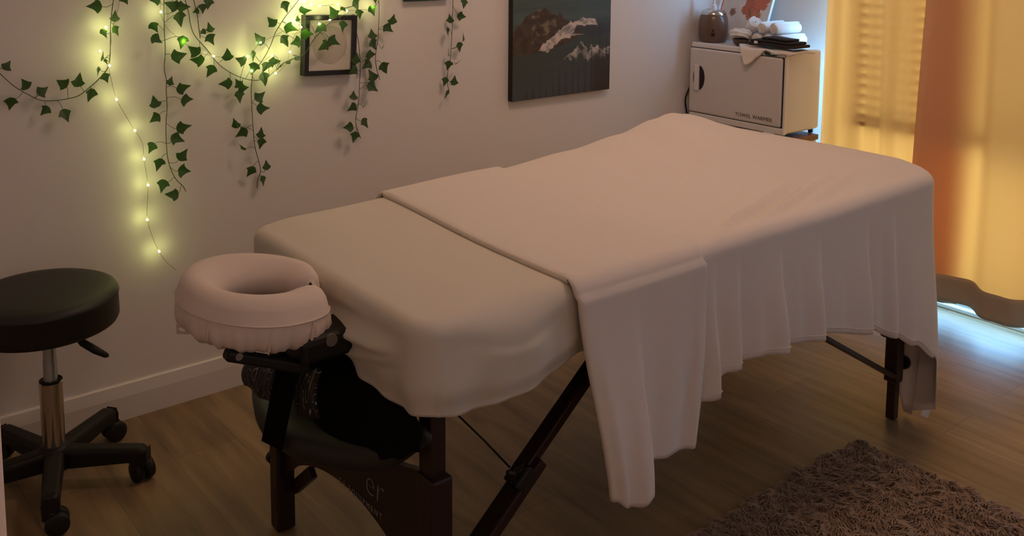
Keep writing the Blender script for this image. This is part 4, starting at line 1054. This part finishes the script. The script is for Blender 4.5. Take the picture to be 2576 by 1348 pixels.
# ------------------------------------------------------------------ pictures on the long wall
# mountain painting
PX0, PX1, PZ0, PZ1 = 2.238, 2.745, .790, 1.42
mp_ = empty('mountain_painting', ((PX0 + PX1) / 2, WY - .01, PZ0), 'unframed canvas painting of a snowy mountain on the long wall', 'painting')
D = .024
lp(box('canvas', ((PX0 + PX1) / 2, WY - D / 2 - .001, (PZ0 + PZ1) / 2), (PX1 - PX0, D, PZ1 - PZ0), M['canvas_edge'], None, .002), mp_)
def mount(u, v):
    # u left..right, v bottom..top measured over the visible 0.38 m (v=1 at the frame's upper edge), continues above
    V = v * (PZ1 - PZ0) / .372
    n1 = fbm(u * 3, V * 7, 2); n2 = fbm(u * 14, V * 14, 3)
    sky = mixc((.060, .095, .090), (.085, .13, .125), .5 + .8 * fbm(u * 1.5, V * 9, 4))
    c = sky
    if V > 1.2: return c
    # lake and mist in the lower half
    low = mixc((.045, .066, .062), (.060, .070, .088), sstep(.45, .05, V) + .3 * n1)
    lake_line = .60 + .03 * n1
    if V < lake_line: c = mixc(low, (.06, .085, .10), .5 * n1)
    if u > .35 and lake_line <= V < .80: c = mixc((.040, .050, .062), sky, sstep(.66, .86, V))
    # brown mountain at the left
    rid = interp(u, [(0, .70), (.06, .76), (.14, .86), (.24, .905), (.28, .91), (.31, .935), (.34, .905), (.40, .86), (.44, .835), (.455, .885), (.475, .855), (.50, .80), (.58, .765), (.64, .70), (.70, .60)]) + .008 * n2
    base = .47 + .12 * sstep(0, .4, u) - .0 * u
    if u < .70 and .455 + .06 * u < V < rid and V > .44 + .42 * max(0, u - .28):
        c = mixc((.050, .032, .024), (.085, .060, .040), .5 + n2)
        if .18 < u < .45: c = mixc(c, (.22, .17, .11), max(0, n2 * 2.2 - .25) * sstep(.5, .7, V))
    # snow ridge
    cr_ = interp(u, [(.25, .495), (.30, .56), (.38, .62), (.46, .685), (.53, .74), (.58, .765), (.64, .765), (.70, .80), (.76, .785), (.82, .79), (.845, .75), (.86, .70)])
    bt_ = interp(u, [(.25, .485), (.34, .47), (.42, .54), (.50, .60), (.56, .60), (.60, .655), (.64, .725), (.72, .715), (.84, .715), (.86, .70)])
    e = .018 * fbm(u * 40, V * 10, 6)
    if .25 < u < .86 and bt_ + e < V < cr_ + e:
        c = mixc((.26, .25, .25), (.72, .62, .57), .7 + 1.6 * n2)
    if .58 < u < .74 and abs(V - (.63 - .05 * (u - .58))) < .012 * (1 - (u - .58) / .16): c = (.36, .33, .31)
    # second lower snow peak
    c2 = interp(u, [(.50, .385), (.56, .43), (.62, .47), (.66, .53), (.69, .555), (.72, .50), (.76, .45), (.80, .50), (.83, .47), (.86, .50), (.90, .44), (1, .47)])
    if u > .5 and c2 - .13 * sstep(.5, .66, u) * (1 - .4 * sstep(.8, 1, u)) + e * 2 < V < c2 + e:
        c = mixc(c, (.60, .54, .50), (.62 + 1.2 * n2) * (.35 + .65 * sstep(c2 - .13, c2, V)))
    # pines: dark slim silhouettes
    for (tx, th_, tw_) in ((.80, .50, .018), (.885, .76, .018), (.96, .60, .03), (.92, .42, .04), (.99, .5, .03), (.85, .38, .03), (.735, .40, .014), (.66, .30, .012), (.60, .40, .013), (.53, .26, .012), (.46, .32, .014), (.27, .24, .010), (.40, .20, .010), (.20, .12, .02), (.14, .10, .02), (.33, .13, .012)):
        if V < th_:
            ww = tw_ * (.15 + .85 * (th_ - V) / th_) * (1 + .5 * math.sin(V * 190 + tx * 50))
            if abs(u - tx) < ww:
                c = mixc(c, (.034, .036, .044) if tx < .75 else (.040, .028, .026), .75)
    if u > .80: c = mixc(c, (.040, .030, .028), .75 * sstep(.80, .84, u) * sstep(.42, .34, V))
    return c
def mplace(u, v): return (PX0 + .0015 + (PX1 - PX0 - .003) * u, WY - D - .0016, PZ0 + .0015 + (PZ1 - PZ0 - .003) * v)
lp(paint_grid('painted_surface', 230, 290, mount, mplace, M['painting']), mp_)

# little circle print in a deep black frame, hanging slightly tilted
def circle_mat():
    m = mat('concentric_ring_print', (.78, .70, .62), .6)
    nt = m.node_tree; N = nt.nodes; b = N['Principled BSDF']; Lk = nt.links
    tc = N.new('ShaderNodeTexCoord'); mp2 = N.new('ShaderNodeMapping')
    nz = N.new('ShaderNodeTexNoise'); nz.inputs['Scale'].default_value = 18; nz.inputs['Detail'].default_value = 1
    sep = N.new('ShaderNodeVectorMath'); sep.operation = 'LENGTH'
    Lk.new(tc.outputs['Object'], sep.inputs[0]); Lk.new(tc.outputs['Object'], nz.inputs['Vector'])
    ad = N.new('ShaderNodeMath'); ad.operation = 'MULTIPLY_ADD'; ad.inputs[1].default_value = .006; Lk.new(nz.outputs['Fac'], ad.inputs[0]); Lk.new(sep.outputs['Value'], ad.inputs[2])
    ml = N.new('ShaderNodeMath'); ml.operation = 'MULTIPLY'; ml.inputs[1].default_value = 17 / .0635; Lk.new(ad.outputs[0], ml.inputs[0])
    pp = N.new('ShaderNodeMath'); pp.operation = 'PINGPONG'; pp.inputs[1].default_value = .5; Lk.new(ml.outputs[0], pp.inputs[0])
    lt_ = N.new('ShaderNodeMath'); lt_.operation = 'LESS_THAN'; lt_.inputs[1].default_value = .15; Lk.new(pp.outputs[0], lt_.inputs[0])
    inr = N.new('ShaderNodeMath'); inr.operation = 'LESS_THAN'; inr.inputs[1].default_value = .0665; Lk.new(ad.outputs[0], inr.inputs[0])
    mu = N.new('ShaderNodeMath'); mu.operation = 'MULTIPLY'; Lk.new(lt_.outputs[0], mu.inputs[0]); Lk.new(inr.outputs[0], mu.inputs[1])
    mx = N.new('ShaderNodeMix'); mx.data_type = 'RGBA'; mx.inputs[6].default_value = (.84, .76, .69, 1); mx.inputs[7].default_value = (.17, .12, .085, 1)
    Lk.new(mu.outputs[0], mx.inputs[0]); Lk.new(mx.outputs[2], b.inputs['Base Color'])
    return m
M['rings'] = circle_mat()
fr = empty('circle_print', (1.487, WY - .001, 1.054), 'small black framed print of thin concentric circles on the long wall', 'picture')
hw, hh, dp, bw_ = .0925, .0965, .032, .0155
bm = bmesh.new()
for (c, s_) in (((0, hh - bw_ / 2), (2 * hw, bw_)), ((0, -hh + bw_ / 2), (2 * hw, bw_)), ((-hw + bw_ / 2, 0), (bw_, 2 * hh - 2 * bw_)), ((hw - bw_ / 2, 0), (bw_, 2 * hh - 2 * bw_))):
    bm_box(bm, (c[0], -dp / 2, c[1]), (s_[0], dp, s_[1]), .0012)
f1 = from_bm('frame', bm, M['frame']); f1.parent = fr
f2 = box('backing_board', (0, -.010, 0), (2 * hw - .004, .004, 2 * hh - .004), M['frame']); f2.parent = fr
vsr = [(-hw + bw_ * .8, 0, -hh + bw_ * .8), (hw - bw_ * .8, 0, -hh + bw_ * .8), (hw - bw_ * .8, 0, hh - bw_ * .8), (-hw + bw_ * .8, 0, hh - bw_ * .8)]
f3 = mesh('print', vsr, [(0, 1, 2, 3)], M['rings']); f3.parent = fr; f3.location = (0, -.0225, 0)
f4 = mesh('glazing', vsr, [(0, 1, 2, 3)], M['glass']); f4.parent = fr; f4.location = (0, -.0255, 0)
fr.rotation_euler = (0, math.radians(2.6), 0)

# frame whose lower edge just enters the picture at the top
nf = empty('navy_framed_picture', (1.868, WY - .01, 1.181), 'dark blue framed picture whose lower edge shows at the top of the long wall', 'picture')
bm = bmesh.new()
cx_, w2_, h2_ = 1.868, .180, .24
for (c, s_) in (((0, .0075), (w2_, .015)), ((0, h2_ - .0075), (w2_, .015)), ((-w2_ / 2 + .0075, h2_ / 2), (.015, h2_ - .03)), ((w2_ / 2 - .0075, h2_ / 2), (.015, h2_ - .03))):
    bm_box(bm, (cx_ + c[0], WY - .011, 1.1815 + c[1]), (s_[0], .02, s_[1]), .001)
lp(from_bm('frame', bm, M['navy']), nf)
lp(box('print', (cx_, WY - .006, 1.1815 + h2_ / 2), (w2_ - .02, .004, h2_ - .02), M['whiteplastic']), nf)

# ------------------------------------------------------------------ ivy
LEAF = [(-.30, .0), (-.50, .20), (-.42, .40), (-.16, .50), (-.02, .36), (.20, .30), (.58, .0)]
def leaf_geo(vs, fs, x, z, d, size, ang, sq):
    b0 = len(vs)
    ca, sa = math.cos(ang), math.sin(ang)
    r1 = rnd.uniform(-.5, .5); cup = rnd.uniform(.10, .24); cv = rnd.uniform(-.3, .3)
    tw_ = math.acos(max(.25, sq)) * rnd.choice((-1, 1)) if sq < 1 else rnd.uniform(-.35, .35)
    pts = [(-.43, 0), (-.05, 0), (.26, 0), (.62, 0)]
    up_ = [(-.42, .14), (-.30, .33), (-.10, .50), (.03, .31), (.26, .17)]
    jit = lambda: rnd.uniform(-.03, .03)
    upj = [(a + jit(), b + jit()) for a, b in up_]; dnj = [(a + jit(), -b + jit()) for a, b in up_]
    L = pts + upj + dnj
    for (a, b) in L:
        a, b = a * size, b * size
        h = abs(b) * cup * 1.3 + (a / size - .0) ** 2 * size * cv
        bb_ = b * math.cos(tw_) - h * math.sin(tw_) * .3; hh_ = b * math.sin(tw_) + h
        # tip tilt
        aa = a * math.cos(r1 * .8); hh_ += a * math.sin(r1 * .8)
        X = x + aa * ca - bb_ * sa; Z = z + aa * sa + bb_ * ca
        Yd = max(.004, d + hh_ * .8)
        vs.append((X, WY - Yd, Z))
    def F(*i): fs.append(tuple(b0 + k for k in i))
    # upper half: spine 0,1,2,3 ; lobes 4..8
    F(0, 4, 5); F(0, 5, 6, 1); F(1, 6, 7); F(1, 7, 8, 2); F(2, 8, 3)
    F(0, 10, 9); F(0, 1, 11, 10); F(1, 12, 11); F(1, 2, 13, 12); F(2, 3, 13)
for lab, stem, lv_ in IVY:
    root = empty('ivy_garland', (stem[0][0], WY - .01, stem[-1][1]), lab, 'artificial ivy', 'ivy garlands on the long wall')
    sp = smooth_path([(x, WY - max(.006, dd_), z) for (x, z, dd_) in stem], 5)
    vs, fs = tube_geo(sp, .00115, 6)
    tube_geo([sp[0], (sp[0].x, WY, sp[0].z)], .0012, 6, True, vs, fs)   # tie at the wall
    lvs, lfs = [], []
    for (x, z, d, size, ang, sq) in lv_:
        leaf_geo(lvs, lfs, x, z, d, size, ang, sq)
        bxp = Vector((x - math.cos(ang) * size * .3, WY - d, z - math.sin(ang) * size * .3))
        near = min(sp, key=lambda p: (p - bxp).length)
        j = sp.index(near); j2 = min(len(sp) - 1, max(0, j + rnd.choice((-1, 1))))
        a_ = sp[j2]; mid = (a_ + bxp) / 2 + Vector((0, -.004, .006 * rnd.choice((-1, 1))))
        tube_geo(smooth_path([a_, mid, bxp], 4), .0007, 5, True, vs, fs)
    lp(mesh('stem', vs, fs, M['vine'], None, True), root)
    lp(mesh('foliage', lvs, lfs, M['leaf'], None, False), root)

# ------------------------------------------------------------------ fairy lights
bmp = bmesh.new(); bmesh.ops.create_icosphere(bmp, subdivisions=1, radius=.0031)
bulb_me = bpy.data.meshes.new('bulb'); bmp.to_mesh(bulb_me); bmp.free(); bulb_me.materials.append(M['bulb'])
for lab, wire, bulbs in LIGHTS:
    root = empty('fairy_lights', (wire[0][0], WY - .01, wire[-1][1]), lab, 'fairy lights', 'fairy lights on the long wall')
    lp(tube('wire', [(x, WY - d, z) for (x, z, d) in wire], .0006, M['wire'], None, 5, 4), root)
    for (x, z, d) in bulbs:
        b = bpy.data.objects.new('bulb', bulb_me); C.objects.link(b); b.location = (x, WY - d - .002, z)
        lp(b, root)

# ------------------------------------------------------------------ rug
def rug():
    rx0, rx1, ry0, ry1 = 1.25, 2.372, .55, 1.392
    root = empty('shaggy_rug', ((rx0 + rx1) / 2, (ry0 + ry1) / 2, 0), 'brown shaggy rug on the floor at the lower right', 'rug')
    lp(box('rug_backing', ((rx0 + rx1) / 2, (ry0 + ry1) / 2, .005), (rx1 - rx0 - .02, ry1 - ry0 - .02, .008), M['pile'], None, .002), root)
    rs = np.random.RandomState(5)
    N = 30000
    x = rs.uniform(rx0, rx1, N); y = rs.uniform(ry0, ry1, N)
    # clumped, wavy lay direction
    def fld(a, b, s, k):
        return np.sin(a * s + 2.1 * np.sin(b * s * .7 + k)) * np.cos(b * s * .9 + 1.7 * np.sin(a * s * .6 + k * 2))
    hgt = .026 + .007 * fld(x, y, 55, 1) + .006 * fld(x, y, 120, 2) + rs.uniform(-.003, .003, N)
    ang = 3.5 + 1.2 * fld(x, y, 24, 3) + .7 * fld(x, y, 60, 4) + rs.uniform(-.3, .3, N)
    ln = .026 + rs.uniform(-.006, .010, N)
    wd = .0022
    nseg = 4
    V = np.zeros((N, nseg * 2 + 1, 3))
    # ribbon direction across
    ax_, ay_ = -np.sin(ang), np.cos(ang)
    tw = rs.uniform(-.8, .8, N)
    for k in range(nseg + 1):
        t = k / nseg
        px = x + np.cos(ang) * ln * t ** 1.3; py = y + np.sin(ang) * ln * t ** 1.3
        pz = .004 + hgt * np.sin(t * 2.1) / np.sin(2.1) * (1 - .12 * t) if False else .004 + hgt * (1 - (1 - t) ** 1.8) - .010 * t ** 3
        if k < nseg:
            w_ = wd * (1 - .35 * t)
            ca, sa = np.cos(tw * t), np.sin(tw * t)
            V[:, 2 * k] = np.stack([px - ax_ * w_ * ca, py - ay_ * w_ * ca, pz - w_ * sa * .6], 1)
            V[:, 2 * k + 1] = np.stack([px + ax_ * w_ * ca, py + ay_ * w_ * ca, pz + w_ * sa * .6], 1)
        else:
            V[:, 2 * k] = np.stack([px, py, pz], 1)
    nv = nseg * 2 + 1
    base = (np.arange(N) * nv)[:, None]
    quads = np.array([[2 * k, 2 * k + 1, 2 * k + 3, 2 * k + 2] for k in range(nseg - 1)])
    Q = (base[:, :, None] + quads[None]).reshape(-1, 4)
    T = (base + np.array([[2 * nseg - 2, 2 * nseg - 1, 2 * nseg]])).reshape(-1, 3)
    me = bpy.data.meshes.new('pile')
    me.vertices.add(N * nv); me.vertices.foreach_set('co', V.reshape(-1))
    nl = Q.size + T.size
    me.loops.add(nl); me.loops.foreach_set('vertex_index', np.concatenate([Q.reshape(-1), T.reshape(-1)]))
    np_ = len(Q) + len(T); me.polygons.add(np_)
    starts = np.concatenate([np.arange(len(Q)) * 4, len(Q) * 4 + np.arange(len(T)) * 3])
    me.polygons.foreach_set('loop_start', starts)
    me.update(calc_edges=True); me.validate()
    o = link('pile', me, M['pile'], None, True); o['kind'] = 'stuff'
    lp(o, root)
    # dense woven ground the tufts stand in
    nx_, ny_ = 220, 170
    gx = np.linspace(rx0 + .004, rx1 - .004, nx_ + 1); gy = np.linspace(ry0 + .004, ry1 - .004, ny_ + 1)
    GX, GY = np.meshgrid(gx, gy, indexing='ij')
    GZ = .019 + .005 * fld(GX, GY, 55, 1) + .004 * fld(GX, GY, 120, 2)
    vs = np.stack([GX, GY, GZ], -1).reshape(-1, 3).tolist()
    fs = [(i * (ny_ + 1) + j, (i + 1) * (ny_ + 1) + j, (i + 1) * (ny_ + 1) + j + 1, i * (ny_ + 1) + j + 1) for i in range(nx_) for j in range(ny_)]
    lp(mesh('woven_ground', vs, fs, M['pile'], None, True), root)
M['pile'] = mat('brown_pile', (.29, .185, .12), .95, sheen=.3)
rug()

# ------------------------------------------------------------------ lamp, daylight, camera
LX_, LY_ = 2.0, 1.65
lm = empty('ceiling_lamp', (LX_, LY_, H), 'round white ceiling lamp giving warm light', 'lamp')
lp(lathe('diffuser', [(0, H - .09), (.12, H - .085), (.19, H - .06), (.215, H - .025), (.215, H - .02)], M['lampglass'], None, (LX_, LY_, 0), 48), lm)
lp(lathe('base', [(.225, H - .02), (.225, H - .001), (0, H - .001)], M['whiteplastic'], None, (LX_, LY_, 0), 48), lm)

fill_lamp = empty('ceiling_lamp', (.35, -.35, H), 'unseen round fill lamp added near the door end of the room', 'lamp')  # out-of-view fill, added to brighten the near sides of the drapes
lp(lathe('diffuser', [(0, H - .09), (.12, H - .085), (.19, H - .06), (.215, H - .025), (.215, H - .02)], M['fill_glass'], None, (.35, -.35, 0), 48), fill_lamp)
lp(lathe('base', [(.225, H - .02), (.225, H - .001), (0, H - .001)], M['whiteplastic'], None, (.35, -.35, 0), 48), fill_lamp)
wd_ = bpy.data.worlds.new('evening_sky'); bpy.context.scene.world = wd_; wd_.use_nodes = True
bg = wd_.node_tree.nodes['Background']; bg.inputs[0].default_value = (.25, .58, 1.0, 1); bg.inputs[1].default_value = 14
pl = bpy.data.lights.new('sky_portal', 'AREA'); pl.shape = 'RECTANGLE'; pl.size = WB - WA; pl.size_y = WT; pl.cycles.is_portal = True
po = bpy.data.objects.new('sky_portal', pl); C.objects.link(po); po.location = (WX + .125, (WA + WB) / 2, WT / 2); po.rotation_euler = (0, math.radians(90), 0)
po.rotation_euler = Euler((PI / 2, 0, PI / 2)); 

cam = bpy.data.cameras.new('camera'); co = bpy.data.objects.new('camera', cam); C.objects.link(co)
F_, Y_, PIT, ROL, YAW = CAMP
fwv = Vector((math.sin(YAW) * math.cos(PIT), math.cos(YAW) * math.cos(PIT), -math.sin(PIT)))
r0 = Vector((math.cos(YAW), -math.sin(YAW), 0)); u0 = r0.cross(fwv)
cR, sR = math.cos(ROL), math.sin(ROL)
r1, u1 = r0 * cR + u0 * sR, r0 * -sR + u0 * cR
co.matrix_world = Matrix(((r1.x, u1.x, -fwv.x, 0), (r1.y, u1.y, -fwv.y, 0), (r1.z, u1.z, -fwv.z, 1.42), (0, 0, 0, 1)))
cam.sensor_width = 36; cam.lens = 36 * F_ / 2576
cam.shift_y = -(674 - Y_) / 2576
cam.clip_start = .02
sc = bpy.context.scene; sc.camera = co
sc.view_settings.view_transform = 'Standard'; sc.view_settings.look = 'None'; sc.view_settings.gamma = 1
sc.view_settings.use_curve_mapping = False; sc.view_settings.exposure = 0.0
sc.cycles.max_bounces = 8; sc.cycles.diffuse_bounces = 5; sc.cycles.transparent_max_bounces = 12
sc.cycles.sample_clamp_indirect = 6
sc.cycles.use_denoising = True
